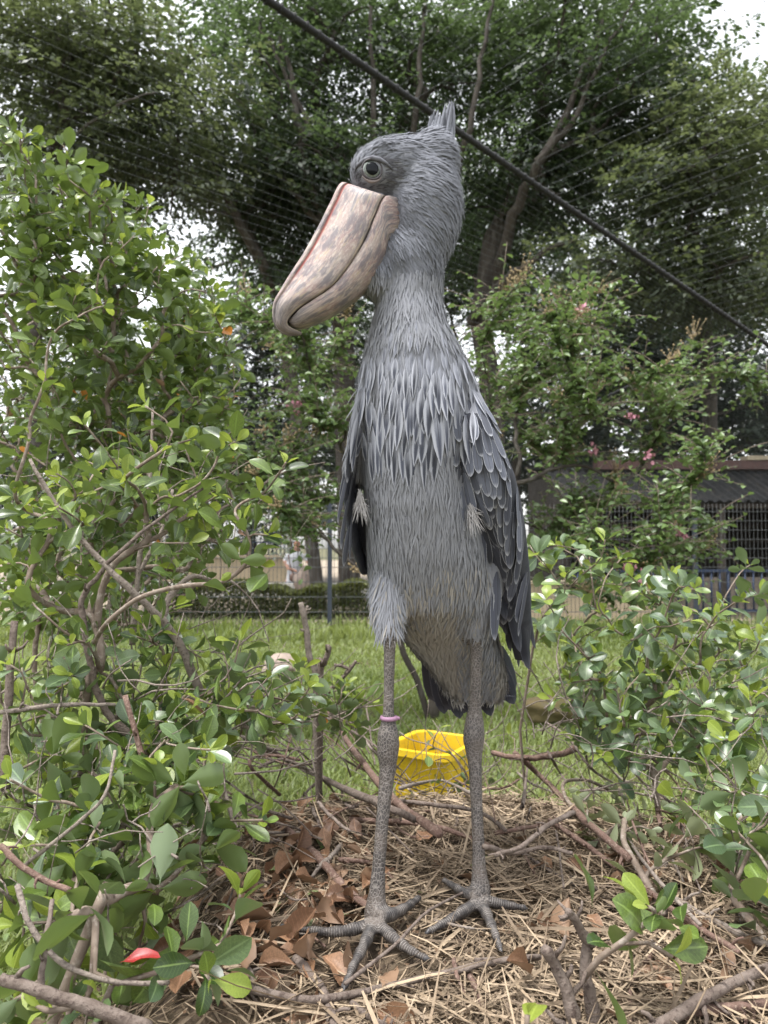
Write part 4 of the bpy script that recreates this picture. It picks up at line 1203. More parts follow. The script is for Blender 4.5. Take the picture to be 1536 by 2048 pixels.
# tail: dark fan with pale undertail coverts
for i in range(12):
    f = i / 11
    a = at(860 + 130 * f, 1290, 1.44); b2 = at(872 + 168 * f, 1392 + 42 * math.sin(math.pi * (.18 + .8 * f)), 1.53 + .02 * (i % 2))
    blade3('tail', quill, M_f_dark, a, b2, Vector((0, -1, .35)), .020)
for i in range(9):
    f = i / 8
    a = at(800 + 60 * f, 1235 + 60 * f, 1.42); b2 = at(850 + 60 * f, 1340 + 62 * f, 1.50)
    blade3('tail', quill, M_f_dark, a, b2, Vector((-.4, -1, .2)), .014)
for i in range(34):
    f = brng.random(); g_ = brng.random()
    a = at(835 + 165 * f - 20 * g_, 1240 + 60 * g_, 1.37 + .03 * g_); b2 = at(862 + 160 * f + brng.uniform(-10, 10), 1310 + 50 * g_ + 15 * f, 1.45 + .03 * g_)
    put_feather('under', lance, M_fz_belly, a, b2 - a, Vector((brng.gauss(0, .2), -1, .3)), (b2 - a).length, .014)
# crest
for i in range(40):
    f = i / 39
    a = hp(858 + 46 * f, 268 + 22 * f + brng.uniform(-5, 5), brng.uniform(-.018, .018)); b2 = hp(866 + 44 * f ** .7 + brng.uniform(-8, 6), 252 - 40 * math.sin(math.pi * (.12 + .5 * f)) + brng.uniform(-12, 10), brng.uniform(-.02, .015))
    if i in (31, 33, 35): b2 = hp(898 + 1.5 * (i - 31), 208 + 5 * (i - 31), 0)
    put_feather('crest', lance, M_fz_head, a, b2 - a, hn + Vector((0, 0, .1)), (b2 - a).length, .0034)
# white tufts under the wings
for (px, py, dx_, Y) in ((938, 1012, .30, 1.178), (718, 985, .02, 1.20)):
    for i in range(60):
        p = at(px + brng.uniform(-4, 8), py + brng.uniform(-8, 25), Y + brng.uniform(-.005, .015)); t_ = at(px + dx_ * 40 + brng.uniform(-16, 22), py + 34 + brng.uniform(-22, 34), Y - .004 + brng.uniform(-.01, .004))
        put_feather('tuft', wisp, M_f_white, p, t_ - p, Vector((brng.gauss(0, .5), -1, 0)), (t_ - p).length, .0006)

# --- small plumage over the whole body: too many to count
vn = np.empty(len(co) * 3, np.float32); body_me.vertices.foreach_get('normal', vn); vn = vn.reshape(-1, 3)
tri = [tuple(p.vertices) for p in body_me.polygons]
pc = np.array([co[list(t)].mean(0) for t in tri]); pn = np.array([vn[list(t)].mean(0) for t in tri]); pr = reg[loops[starts]]
ok = np.where(pr == 0)[0]
nprng = np.random.RandomState(5)
headz = at(800, 560, 1.2).z
billc = hp(705, 400)
groups = {'face': ([], [], []), 'head': ([], [], []), 'body': ([], [], []), 'belly': ([], [], [])}
zA, zB = at(850, 1110, 1.2).z, at(850, 1280, 1.2).z
zn0, zn1 = at(850, 700, 1.2).z, at(850, 915, 1.2).z
for idx in nprng.choice(ok, 62000):
    p = Vector(pc[idx] + nprng.normal(0, .0016, 3)); n = Vector(pn[idx]).normalized()
    qx, qy, qd = proj(p)
    if p.z > headz:
        d = (p - Vector(billc)); d = d.normalized() + Vector((0, .1, -.55)); kind = 'head'
        if (qx - 743) ** 2 + (qy - 345) ** 2 < 26 ** 2 and n.y < 0: continue
        if n.y < .2 and ((qx - 755) / 50) ** 2 + ((qy - 346) / 33) ** 2 < 1: kind = 'face'
        f = min(1, max(0, (p - billc).length / .13))
        L = (.006 + .012 * f) * nprng.uniform(.7, 1.3); W = .0009 + .0003 * f; lift = R(1 + 4 * f * nprng.rand())
    else:
        wl, wr = wx(max(790, qy))
        on_wing = 800 < qy < 1330 and wl - 4 < qx and n.x > -.6
        on_breast = zn1 < p.z < zn0 and n.y < .1
        if on_wing and nprng.rand() < .97: continue
        if on_breast and nprng.rand() < .9: continue
        d = Vector((n.x * .2, .12, -1))
        u = min(1, max(0, (zA - p.z) / (zA - zB)))
        kind = 'belly' if nprng.rand() < u * (.2 if (n.y < .35 and (qx < 806 or (qx > 918 and qx < 1000 and qy > 1170))) else 1) else 'body'
        L = (.020 + .018 * nprng.rand()) * (.75 if p.z > at(850, 700, 1.2).z else 1); W = .0014; lift = R(.6 + 2.4 * nprng.rand())
    d = d + Vector(nprng.normal(0, .16, 3)); d = d - n * d.dot(n)
    if d.length < 1e-4: continue
    d.normalize()
    groups[kind][0].append(frame(p, d * math.cos(lift) + n * math.sin(lift), n * math.cos(lift) - d * math.sin(lift), W, L)); groups[kind][1].append(nprng.rand())
    nn_ = n + Vector(nprng.normal(0, .05, 3)); groups[kind][2].append(tuple(nn_.normalized()))
for kind, m_ in (('face', M_fz_face), ('head', M_fz_head), ('body', M_fz_body), ('belly', M_fz_belly)):
    fr, rn, no = groups[kind]
    part({'face': 'face_plumage', 'head': 'head_plumage', 'body': 'body_plumage', 'belly': 'belly_plumage'}[kind], inst_multi('plumage', wisp, fr, rn, m_, brng, no), bird, 'stuff')
for kind, (tp, m_, fr, rn) in extra.items():
    part({'lance': 'breast_feathers', 'covert': 'covert_feathers', 'covert2': 'slate_covert_feathers', 'soft': 'neck_feathers', 'quill': 'flight_feathers', 'tail': 'tail_feathers', 'under': 'undertail_feathers', 'crest': 'crest_feathers', 'tuft': 'tuft_feathers'}[kind],
         inst_multi('feathers', tp, fr, rn, m_, brng), bird, 'stuff')
# ================================================================== NEST MOUND
def nest_h(x, y):
    """height of the heap of sticks and straw the bird stands on"""
    d = math.hypot((x - .12) / .62, (y - 1.18) / .62)
    h = NZ * (1 - min(1, max(0, (d - .95) / .9)) ** 1.6)
    back = min(1, max(0, (y - 1.75) / .8)); h *= (1 - back * back * (3 - 2 * back))
    left = min(1, max(0, (-.22 - x) / .45)); h -= .40 * left * left * (3 - 2 * left) * (h / NZ)
    h += .010 * math.sin(x * 23 + 2 * math.sin(y * 17)) * math.sin(y * 19 + x * 7) + .006 * math.sin(x * 51) * math.sin(y * 47)
    return max(h, 0.0) - (.004 if h <= 0 else 0)
M_litter = pmat('leaf litter', (.06, .043, .029), (.10, .074, .048), 18, .95, .8, .012, c3=(.06, .042, .03), s3=60)
nx, ny = 90, 100
X = np.linspace(-1.3, 1.5, nx); Y = np.linspace(.25, 2.9, ny)
V = np.array([(x, y, nest_h(x, y)) for y in Y for x in X])
Q = np.array([(j*nx+i, j*nx+i+1, (j+1)*nx+i+1, (j+1)*nx+i) for j in range(ny-1) for i in range(nx-1)])
nest = thing('nest', 'large flat nest heap of straw, sticks and brown leaves under the bird', 'nest', (.12, 1.18, 0))
part('litter_heap', np_mesh('litter_heap', V, Q, M_litter), nest)

nrng = random.Random(9)
def straw_mat():
    m, nt, p, o = newmat('dry straw')
    r = attr(nt, 'rnd')
    col = mix(nt, r, (.105, .072, .045), (.36, .275, .185))
    n = noise(nt, 70, 4)
    col = mix(nt, ramp(nt, n, .45, .75, 0, .5), col, (.18, .135, .085))
    nt.links.new(col, p.inputs['Base Color']); p.inputs['Roughness'].default_value = .7
    return m
M_straw = straw_mat()
straw_t = [blade([(0, .7), (.3, 1), (.7, 1), (1, .5)], (-1, 0, 1), fold=.006, bend=bd, twist=0) for bd in (.3, -.25, .6, .1, 1.2)]
TP = np.array([tuple(p) for pts, rr in TOES for p in pts])[:, :2]
TPZ = [(p.x, p.y) for pts, rr in TOES for p in pts]
def near_toe(x, y, m=.013): return np.min(np.hypot(TP[:, 0] - x, TP[:, 1] - y)) < m
fr, rn = [], []
def straw_density(x, y):
    qx, qy, _ = proj((x, y, nest_h(x, y)))
    a = min(1, max(.34, (qx - 560) / 260))
    if 560 < qx < 880 and 1640 < qy < 1960: a *= .5
    return a
n = 0
while n < 24000:
    y = nrng.uniform(.55, 2.0); x = nrng.uniform(-.55, 1.0)
    if abs(x) > .56 * y + .15 or nrng.random() > straw_density(x, y): continue
    z = nest_h(x, y)
    if z < .15: continue
    a = nrng.uniform(0, 6.283)
    L = nrng.uniform(.03, .13) if nrng.random() < .9 else nrng.uniform(.12, .22)
    d = Vector((math.cos(a), math.sin(a), nrng.gauss(.02, .16)))
    zz = z + abs(nrng.gauss(0, .008)) + .002
    e = nest_h(x + d.x * L, y + d.y * L); d.z += (e - z) / L * .9
    if zz + max(0, d.z) * L > z + .010 and (near_toe(x, y) or near_toe(x + d.x * L * .5, y + d.y * L * .5) or near_toe(x + d.x * L, y + d.y * L)): continue
    w = nrng.choice((.0005, .0007, .0009, .0012, .0016, .0023)) * nrng.uniform(.8, 1.2)
    fr.append(frame((x, y, zz), d, Vector((nrng.gauss(0, .5), nrng.gauss(0, .5), 1)), w, L, L)); rn.append(nrng.random() ** 1.1); n += 1
part('straw', inst_multi('straw', straw_t, fr, rn, M_straw, nrng), nest, 'stuff')

# --- crumbs of leaf and bark between the straw
fr, rn = [], []
while len(fr) < 9000:
    y = nrng.uniform(.6, 1.95); x = nrng.uniform(-.55, .95)
    if abs(x) > .56 * y + .12: continue
    z = nest_h(x, y)
    if z < .2: continue
    s = nrng.uniform(.002, .009)
    fr.append(frame((x, y, z + nrng.uniform(.001, .010)), Vector((nrng.gauss(0, 1), nrng.gauss(0, 1), nrng.gauss(0, .4))), Vector((nrng.gauss(0, .6), nrng.gauss(0, .6), 1)), s * nrng.uniform(.4, 1), s)); rn.append(nrng.random())
M_crumb = leafmat('crumbled litter', (.035, .02, .012), (.15, .09, .05), rough=.9, trans=0, vein=0)
part('crumbs', inst('crumbs', leaf_rh, fr, rn, M_crumb), nest, 'stuff')
# --- brown fallen leaves
leafprof = [(0, .03), (.10, .05), (.22, .32), (.42, .78), (.62, 1.0), (.80, .86), (.92, .5), (1, .05)]
def leaf_tpls(specs, w=.24): return [blade([(t, q * w) for t, q in leafprof], (-1, -.5, 0, .5, 1), fold=f, bend=bd, twist=tw, wave=wv) for f, bd, tw, wv in specs]
dry_t = leaf_tpls(((.5, .5, .5, .25), (.9, -.4, -.6, .3), (.3, .9, .3, .4), (1.5, .2, .2, .15), (.2, -.7, .8, .45), (.7, 1.1, -.3, .35), (.3, 1.6, .4, .3), (.25, .2, -.3, .4)))
M_dry = leafmat('dry brown leaf', (.10, .05, .027), (.25, .14, .078), back=(.21, .13, .08), rough=.55, trans=.08, vein=.3, spec=.4)
M_redleaf = leafmat('red leaf', (.27, .02, .02), (.32, .03, .025), rough=.4, trans=.25, vein=.4)
M_orangeleaf = leafmat('orange leaf', (.55, .19, .03), (.62, .24, .05), rough=.4, trans=.25, vein=.3)
dry_me = [single(t, r_, 'dry_leaf', M_dry) for t in dry_t for r_ in (.05, .35, .7, 1.0)]
def dry_leaf(x, y, L=None, up=0.0):
    z = nest_h(x, y)
    a = nrng.uniform(0, 6.283)
    L = L or nrng.uniform(.035, .068)
    d = Vector((math.cos(a), math.sin(a), nrng.gauss(.05, .28) + up))
    n_ = Vector((nrng.gauss(0, .6), nrng.gauss(0, .6), 1 if nrng.random() < .75 else -1))
    part('dry_leaf', dry_me[nrng.randrange(len(dry_me))], nest, mw=mat4(frame((x, y, z + nrng.uniform(.004, .020)), d, n_, L)))
nd_ = 0
while nd_ < 275:
    if nd_ < 160: px, py = nrng.gauss(640, 120), nrng.gauss(1790, 120)
    elif nd_ < 215: px, py = nrng.uniform(900, 1480), nrng.uniform(1640, 2040)
    else: px, py = nrng.uniform(300, 760), nrng.uniform(1500, 2040)
    p = at_z(px, py, NZ)
    if not (.6 < p.y < 2.1) or near_toe(p.x, p.y, .035): continue
    dry_leaf(p.x, p.y); nd_ += 1
for (px, py, L) in ((610, 1735, .075), (560, 1855, .085), (600, 1920, .08), (640, 1935, .07), (745, 1945, .06), (1140, 1900, .08), (1440, 1740, .08), (1400, 1845, .085), (560, 1900, .08), (720, 1770, .06), (800, 1720, .07)):
    p = at_z(px, py, NZ); dry_leaf(p.x, p.y, L, .15)

# --- sticks
M_stick = [pmat('grey-brown stick', (.12, .092, .076), (.175, .14, .118), 40, .85, .9, .004, c3=(.07, .05, .042), s3=150),
           pmat('pinkish-brown stick', (.17, .108, .085), (.115, .07, .055), 40, .8, .9, .004, c3=(.22, .16, .125), s3=150),
           pmat('pale bare stick', (.25, .21, .178), (.18, .148, .125), 40, .85, .9, .004, c3=(.10, .08, .068), s3=150)]
def smooth(pts, k=5):
    out_ = []; n = len(pts)
    for i in range(n - 1):
        p0, p1, p2, p3 = pts[max(0, i-1)], pts[i], pts[i+1], pts[min(n-1, i+2)]
        for j in range(k):
            f = j / k; out_.append(0.5 * ((2*p1) + (p2-p0)*f + (2*p0-5*p1+4*p2-p3)*f*f + (3*p1-p0-3*p2+p3)*f**3))
    out_.append(pts[-1]); return out_
def stick(pts, r0, r1, m, name='stick', parent=nest, knots=True):
    P = smooth([Vector(p) for p in pts]); k = len(P)
    rr = [r0 + (r1 - r0) * i / (k - 1) for i in range(k)]
    if knots:
        for i in range(2, k - 1, 4): rr[i] *= nrng.uniform(1.06, 1.22)
    P = [p + Vector((nrng.gauss(0, 1), nrng.gauss(0, 1), nrng.gauss(0, 1))) * r0 * .12 for p in P]
    b = MB(); b.tube(P, rr, 9)
    if r0 > .003:
        for _ in range(nrng.randint(2, 6)):
            i = nrng.randrange(1, k - 1); d_ = (P[i+1] - P[i-1]).normalized()
            s_ = d_.cross(Vector((nrng.gauss(0, 1), nrng.gauss(0, 1), nrng.gauss(0, 1)))).normalized()
            q_ = rr[i]; l_ = q_ * nrng.uniform(1.2, 4.5)
            b.tube([P[i] + s_ * q_ * .5, P[i] + s_ * (q_ + l_ * .5) + d_ * l_ * .3, P[i] + s_ * (q_ + l_ * .8) + d_ * l_ * .7], [q_ * .55, q_ * .38, q_ * .26], 6)
    return part(name, b.mesh(name, m), parent)
def on_nest(px, py, up=.008):
    p = at_z(px, py, NZ)
    for _ in range(6):
        z = nest_h(p.x, p.y) + up; q = at_z(px, py, z)
        if not (.3 < q.y < 3.2): break
        p = q
    return p
ST = [([(545, 1640), (620, 1700), (680, 1765), (740, 1818)], .0075, .0062, 1, .02), ([(490, 1475), (600, 1535), (720, 1590), (830, 1640)], .0085, .006, 0, .10),
      ([(640, 1405), (700, 1490), (770, 1580), (880, 1670)], .0085, .0075, 1, .09), ([(430, 1440), (540, 1500), (660, 1560), (770, 1620)], .006, .004, 2, .12),
      ([(480, 1972), (620, 1998), (800, 1968), (960, 1930), (1080, 1912)], .0052, .0035, 0, .022), ([(690, 1968), (790, 1890), (860, 1820), (965, 1768)], .0026, .0018, 0, .03),
      ([(590, 1915), (640, 1975), (672, 2060)], .006, .0075, 0, .012), ([(950, 1920), (1060, 1916), (1120, 1912)], .0030, .0024, 0, .02),
      ([(745, 1595), (860, 1608), (960, 1625), (1010, 1660)], .0045, .0035, 0, .05), ([(800, 1575), (880, 1560), (950, 1590)], .0045, .004, 2, .10), ([(700, 1640), (860, 1650), (1000, 1700)], .0055, .004, 1, .02),
      ([(1170, 1490), (1110, 1510), (1040, 1515), (985, 1505)], .0095, .0065, 1, .15), ([(1030, 1505), (1100, 1570), (1170, 1640), (1260, 1720)], .0075, .006, 1, .05),
      ([(560, 1590), (500, 1530), (530, 1510), (600, 1520)], .005, .004, 1, .06), ([(960, 1640), (1080, 1730), (1210, 1800), (1330, 1850)], .0035, .003, 0, .012),
      ([(1100, 1640), (1240, 1740), (1360, 1830), (1480, 1905)], .005, .004, 1, .03), ([(1230, 1640), (1300, 1740), (1400, 1850)], .003, .003, 2, .05),
      ([(1330, 1790), (1440, 1850), (1560, 1900)], .006, .005, 2, .02), ([(1560, 1925), (1430, 1985), (1290, 2070)], .0055, .0075, 0, .03), ([(1560, 2010), (1460, 2015), (1350, 2030)], .006, .006, 1, .015),
      ([(1390, 1640), (1470, 1700), (1560, 1730)], .004, .003, 2, .04)]
for (pp, r0, r1, m, up) in ST:
    stick([on_nest(px, py, up) for px, py in pp], r0, r1, M_stick[m])
for i in range(150):                                     # the tangle behind and beside the bird
    if i < 75: px, py = nrng.uniform(380, 780), nrng.uniform(1440, 1680)
    elif i < 110: px, py = nrng.uniform(940, 1400), nrng.uniform(1500, 1720)
    elif i < 125: px, py = nrng.uniform(760, 960), nrng.uniform(1530, 1660)
    else: px, py = nrng.uniform(420, 1500), nrng.uniform(1700, 2040)
    a = nrng.gauss(.55, .35) if px < 900 else nrng.gauss(.6, .5)
    if nrng.random() < .3: a = nrng.uniform(0, 3.14)
    L = nrng.uniform(70, 190) * (.7 if i >= 110 else 1); up = abs(nrng.gauss(0, .05 if i < 110 else .008)) + .006
    k = [(px + (t - .5) * L * math.cos(a), py + (t - .5) * L * math.sin(a) + nrng.gauss(0, 7)) for t in (0, .33, .67, 1)]
    r_ = nrng.choice((.0013, .0018, .0022, .003, .0042))
    stick([on_nest(x, y, up + nrng.gauss(0, .006)) for x, y in k], r_, r_ * .7, M_stick[nrng.choice((0, 0, 1, 2))])
# --- pruned stubs of the old bush
def stub(label, lines, m, group=None):
    t = thing('pruned_stump', label, 'stump', (lines[0][0][0][0], lines[0][0][0][1], 0), group)
    for pts, r0, r1 in lines: stick(pts, r0, r1, m, 'stem', t)
    return t
stub('forked pruned stump with cut ends standing in the straw', [([at(1160, 2120, .93), at(1150, 2040, .93), at(1125, 1960, .935), at(1090, 1895, .93)], .0095, .006),
     ([at(1195, 2120, .95), at(1190, 2040, .95), at(1172, 1940, .96), at(1178, 1870, .97)], .009, .0065), ([at(1180, 1890, .965), at(1150, 1840, .955), at(1135, 1822, .95)], .006, .0045)], M_stick[0])
zz = lambda px, py, Y: at(px, py, Y)
stub('tall pale bare stub with a knobbly top behind the leafy bush', [([Vector((zz(640, 1400, 2.1).x, 2.1, .1)), zz(633, 1385, 2.1), zz(620, 1320, 2.1), zz(612, 1260, 2.1), zz(602, 1205, 2.1)], .010, .0075), ([zz(608, 1235, 2.1), zz(615, 1212, 2.1)], .005, .004)], M_stick[2])
stub('shorter brown stub leaning beside the tall pale stub', [([Vector((zz(640, 1400, 2.05).x, 2.05, .1)), zz(640, 1372, 2.05), zz(648, 1330, 2.05), zz(660, 1290, 2.05)], .009, .007), ([zz(645, 1395, 2.0), zz(690, 1350, 2.0), zz(712, 1322, 2.0)], .006, .004), ([zz(700, 1340, 2.0), zz(685, 1332, 2.0), zz(668, 1330, 2.0)], .004, .004)], M_stick[0])

# ================================================================== YELLOW TUB
def tub():
    m_y = pmat('yellow plastic', (.58, .38, .012), (.66, .45, .018), 6, .42, .15, .003, c3=(.50, .33, .03), s3=40, spec=.4)
    ctr = Vector((at(866, 1500, 3.4).x, 3.42, .002))
    W, D, Hh = .145, .165, .33
    def rect(w, d, z, rnd_, n=6):
        pts = []
        for (sx, sy, a0) in ((1, 1, 0), (-1, 1, 90), (-1, -1, 180), (1, -1, 270)):
            for k in range(n + 1):
                a = R(a0 + 90 * k / n); pts.append(ctr + Vector((sx * (w - rnd_) + rnd_ * math.cos(a), sy * (d - rnd_) + rnd_ * math.sin(a), z)))
        c, s_ = math.cos(R(-30)), math.sin(R(-30))
        return [Vector((ctr.x + (p.x - ctr.x) * c - (p.y - ctr.y) * s_, ctr.y + (p.x - ctr.x) * s_ + (p.y - ctr.y) * c, p.z)) for p in pts]
    t = thing('plastic_tub', 'bright yellow plastic tub on the lawn behind the bird\'s legs', 'tub', ctr)
    b = MB(); th = .006
    b.loft([rect(.02, .02, .012, .01), rect(W * .78 - th, D * .80 - th, .012, .04), rect(W - th, D - th, Hh, .05), rect(W, D, Hh, .055), rect(W * .78, D * .80, .0, .045), rect(.02, .02, .0, .01)], cap=True)
    part('tub_body', b.mesh('tub_body', m_y, False), t)
    b = MB()
    b.loft([rect(W - .004, D - .004, Hh + .002, .052), rect(W + .004, D + .004, Hh + .006, .055), rect(W + .022, D + .022, Hh + .004, .06), rect(W + .024, D + .024, Hh - .022, .06), rect(W + .018, D + .018, Hh - .022, .06), rect(W + .002, D + .002, Hh - .006, .055), rect(W - .004, D - .004, Hh + .002, .052)], cap=False)
    part('rim', b.mesh('rim', m_y, False), t)
tub()

# ================================================================== GLOSSY-LEAVED SHRUBS
M_leaf = leafmat('glossy shrub leaf', (.022, .047, .010), (.135, .20, .038), back=(.115, .165, .055), rough=.32, trans=.22, vein=.40, tcol=(.22, .32, .04), spec=.55, spots=(.13, .10, .04))
M_leafb = leafmat('blue-green shrub leaf', (.042, .08, .03), (.125, .19, .07), back=(.13, .18, .08), rough=.40, trans=.18, vein=.40, tcol=(.14, .22, .05), spec=.9, spots=(.14, .12, .06))
M_young = leafmat('young yellow-green leaf', (.17, .24, .033), (.29, .355, .06), rough=.38, trans=.38, vein=.25, tcol=(.38, .46, .075), spec=.45)
M_wilt = leafmat('limp pale leaf', (.10, .125, .045), (.165, .19, .08), back=(.185, .21, .12), rough=.5, trans=.2, vein=.35, tcol=(.4, .45, .14))
M_twig = pmat('shrub bark', (.14, .105, .08), (.22, .175, .14), 30, .8, .5, .003, c3=(.30, .26, .22), s3=70)
leaf_t = leaf_tpls(((.25, .5, .1, .06), (.35, .25, -.12, .08), (.2, .8, .05, .05), (.45, .1, .15, .1), (.3, -.25, -.1, .06), (.15, 1.1, .1, .08)), w=.25)
MATS = {'leaf': M_leaf, 'leafb': M_leafb, 'young': M_young, 'wilt': M_wilt, 'dry': M_dry, 'orange': M_orangeleaf, 'red': M_redleaf}
_lm = {}
def leaf_mesh(kind, k, q):
    key = (kind, k, q)
    if key not in _lm: _lm[key] = single(leaf_t[k], q / 4, 'leaf', MATS[kind])
    return _lm[key]
def rosette(p, axis, rng, size, n, leaves, young=.5, kinds=('leaf',), open_=1.0, tail=.10, tw=None):
    """leaves in a spiral round the end of a twig"""
    axis = Vector(axis).normalized(); tw = axis if tw is None else tw
    u = axis.cross(Vector((.31, .2, .93))).normalized(); w = axis.cross(u)
    ph = rng.uniform(0, 6.28)
    for i in range(n):
        f = i / max(1, n - 1)                           # 0 = innermost, youngest
        a = ph + i * 2.39996
        el = R((28 + 62 * f) * open_ + rng.gauss(0, 9))
        rad = (u * math.cos(a) + w * math.sin(a))
        d = axis * math.cos(el) + rad * math.sin(el) + Vector((0, 0, -.10 * f))
        s = size * (.5 + .5 * math.sqrt(f)) * rng.uniform(.65, 1.25)
        base = p - tw * (tail * f * f) + rad * .0015
        nrm = axis * math.sin(el) - rad * math.cos(el) + Vector((rng.gauss(0, .25), rng.gauss(0, .25), rng.gauss(0, .25)))
        kd = 'young' if (f < .34 and rng.random() < young) else rng.choice(kinds)
        if kd == 'leaf' and rng.random() < .006: kd = rng.choice(('orange', 'dry'))
        leaves.append((frame(base, d, nrm, s), kd, base + d.normalized() * s * .5, s))
def shrub(name, label, base, tips, rng, size, nleaf=(6, 9), young=.5, kinds=('leaf',), up=.35, r0=.0016, cat='shrub', group=None, budget=300, mid=0, open_=1.0, wob=.10, extra_bare=0, k_path=.3, tail=.10, mat=None):
    t = thing(name, label, cat, base[0], group)
    lines, dirs = grow(base, tips, rng, k_path=k_path, wob=wob, r0=r0, power=.42, rmax=.0075)
    lines.sort(key=lambda l: -max(l[1]))
    big = [l for l in lines if max(l[1]) > .0042][:40]; small = [l for l in lines if l not in big]
    for pts, rr in big:
        b = MB(); b.tube(smooth(pts, 3), np.interp(np.linspace(0, 1, 3 * (len(pts) - 1) + 1), np.linspace(0, 1, len(rr)), rr), 7); part('stem', b.mesh('stem', mat or M_twig), t)
    if small:
        b = MB()
        for pts, rr in small: b.tube(pts, rr, 5)
        part('twigs', b.mesh('twigs', mat or M_twig), t, 'stuff')
    leaves = []
    for i, tp in enumerate(tips):
        if extra_bare and rng.random() < extra_bare: continue
        rosette(Vector(tp), dirs[i] + Vector((0, 0, up)), rng, size * rng.uniform(.8, 1.15), rng.randint(*nleaf), leaves, young, kinds, open_, tail, dirs[i])
    def score(l):
        x, y, d = proj(l[2])
        if x < -30 or x > 1566 or y < -30 or y > 2078: return 0
        return l[3] / d
    leaves.sort(key=score, reverse=True)
    for (fr_, kd, c, s) in leaves[:budget]:
        part('leaf', leaf_mesh(kd, rng.randrange(len(leaf_t)), rng.randrange(5)), t, mw=mat4(fr_))
    rest = {}
    for (fr_, kd, c, s) in leaves[budget:]: rest.setdefault(kd, []).append(fr_)
    for kd, frs in rest.items():
        part({'leaf': 'inner_leaves', 'leafb': 'inner_leaves', 'young': 'young_leaves', 'wilt': 'limp_leaves', 'dry': 'withered_leaves', 'orange': 'orange_leaves', 'red': 'red_leaves'}[kd], inst_multi('leaves', leaf_t, frs, [rng.random() for _ in frs], MATS[kd], rng), t, 'stuff')
    return t
def blob(rng, specs):
    out_ = []
    for (px, py, rx, ry, Y0, Y1, n) in specs:
        for _ in range(n):
            a, r_ = rng.uniform(0, 6.283), math.sqrt(rng.random())
            out_.append(at(px + rx * r_ * math.cos(a), py + ry * r_ * math.sin(a), rng.uniform(Y0, Y1)))
    return out_
g0 = lambda x, y: [Vector((x, y, 0)), Vector((x + .02, y, .15)), Vector((x, y + .02, .3))]
r1 = random.Random(101)
shrub('tall_shrub', 'tall dense glossy-leaved shrub rising highest beside the bird\'s bill', g0(-.95, 2.3),
      blob(r1, [(60, 400, 120, 130, 1.9, 2.5, 70), (190, 500, 150, 130, 1.95, 2.6, 90), (300, 620, 150, 150, 2.0, 2.7, 95), (400, 740, 90, 130, 2.1, 2.6, 50), (100, 640, 140, 130, 1.9, 2.6, 70), (260, 830, 190, 110, 2.0, 2.7, 70), (90, 300, 60, 40, 1.95, 2.2, 7), (20, 270, 30, 30, 1.9, 2.1, 4)]),
      r1, .057, (8, 11), .30, up=.45)
r2 = random.Random(102)
shrub('tall_shrub', 'shadowed shrub of bare upright stems behind the leafy bush', g0(-.75, 2.1),
      blob(r2, [(140, 900, 190, 130, 2.0, 2.7, 80), (330, 1020, 170, 140, 2.1, 2.8, 75), (180, 1150, 220, 120, 1.8, 2.5, 70), (420, 950, 70, 120, 2.1, 2.6, 22), (120, 800, 160, 250, 2.6, 3.4, 110), (330, 900, 140, 260, 2.7, 3.5, 110), (130, 1150, 180, 120, 2.4, 3.2, 70)]), r2, .056, (7, 10), .10, up=.3, wob=.16)
HE = [(210, 612), (145, 640), (90, 760), (60, 870), (170, 850), (290, 812), (470, 885), (572, 925), (520, 990), (440, 905), (30, 990), (110, 1010), (320, 905), (250, 960), (80, 1110), (40, 1180), (135, 1290), (480, 1045), (535, 1070), (520, 1130), (440, 1165), (380, 880)]
r3 = random.Random(103)
def heads(rng, lst, Yf, jit=.08): return [at(px, py, Yf(py) + rng.uniform(-jit, jit)) for px, py in lst]
shrub('leafy_shrub', 'open leafy shrub with long pale branches and bright new leaf tips', [Vector((-.62, 1.5, 0)), Vector((-.60, 1.5, .2)), at(170, 1420, 1.42), at(200, 1340, 1.42)],
      heads(r3, HE, lambda py: 1.32 + (1290 - py) / 1290 * .35) + blob(r3, [(210, 1080, 240, 160, 1.4, 1.9, 48), (420, 960, 130, 100, 1.5, 1.9, 12)]), r3, .056, (8, 11), .95, up=.5, wob=.13, r0=.0019)
HM = [(230, 1340), (330, 1330), (110, 1390), (170, 1450), (480, 1280), (540, 1350), (580, 1385), (420, 1500), (20, 1330), (350, 1212), (400, 1400), (300, 1440), (480, 1420), (560, 1440), (60, 1470), (250, 1500)]
r4 = random.Random(104)
shrub('leafy_shrub', 'low spreading shrub of dark leaves beside the stick heap', [Vector((-.48, 1.5, .0)), Vector((-.46, 1.48, .2)), at(330, 1560, 1.42)],
      heads(r4, HM, lambda py: 1.25 + (1500 - py) / 300 * .25, .12) + blob(r4, [(240, 1390, 290, 150, 1.3, 1.8, 56), (560, 1400, 140, 80, 1.6, 2.0, 20), (690, 1400, 60, 50, 1.9, 2.2, 9)]), r4, .056, (8, 11), .75, kinds=('leaf', 'leafb'), up=.55, wob=.12)
HL = [(255, 1560), (200, 1645), (390, 1590), (525, 1640), (60, 1690), (150, 1765), (440, 1890), (420, 1960), (35, 1850), (230, 1535), (410, 1520), (100, 1600), (300, 1660), (20, 1560), (480, 1790), (180, 1980), (90, 2020), (330, 1480), (20, 2010)]
r5 = random.Random(105)
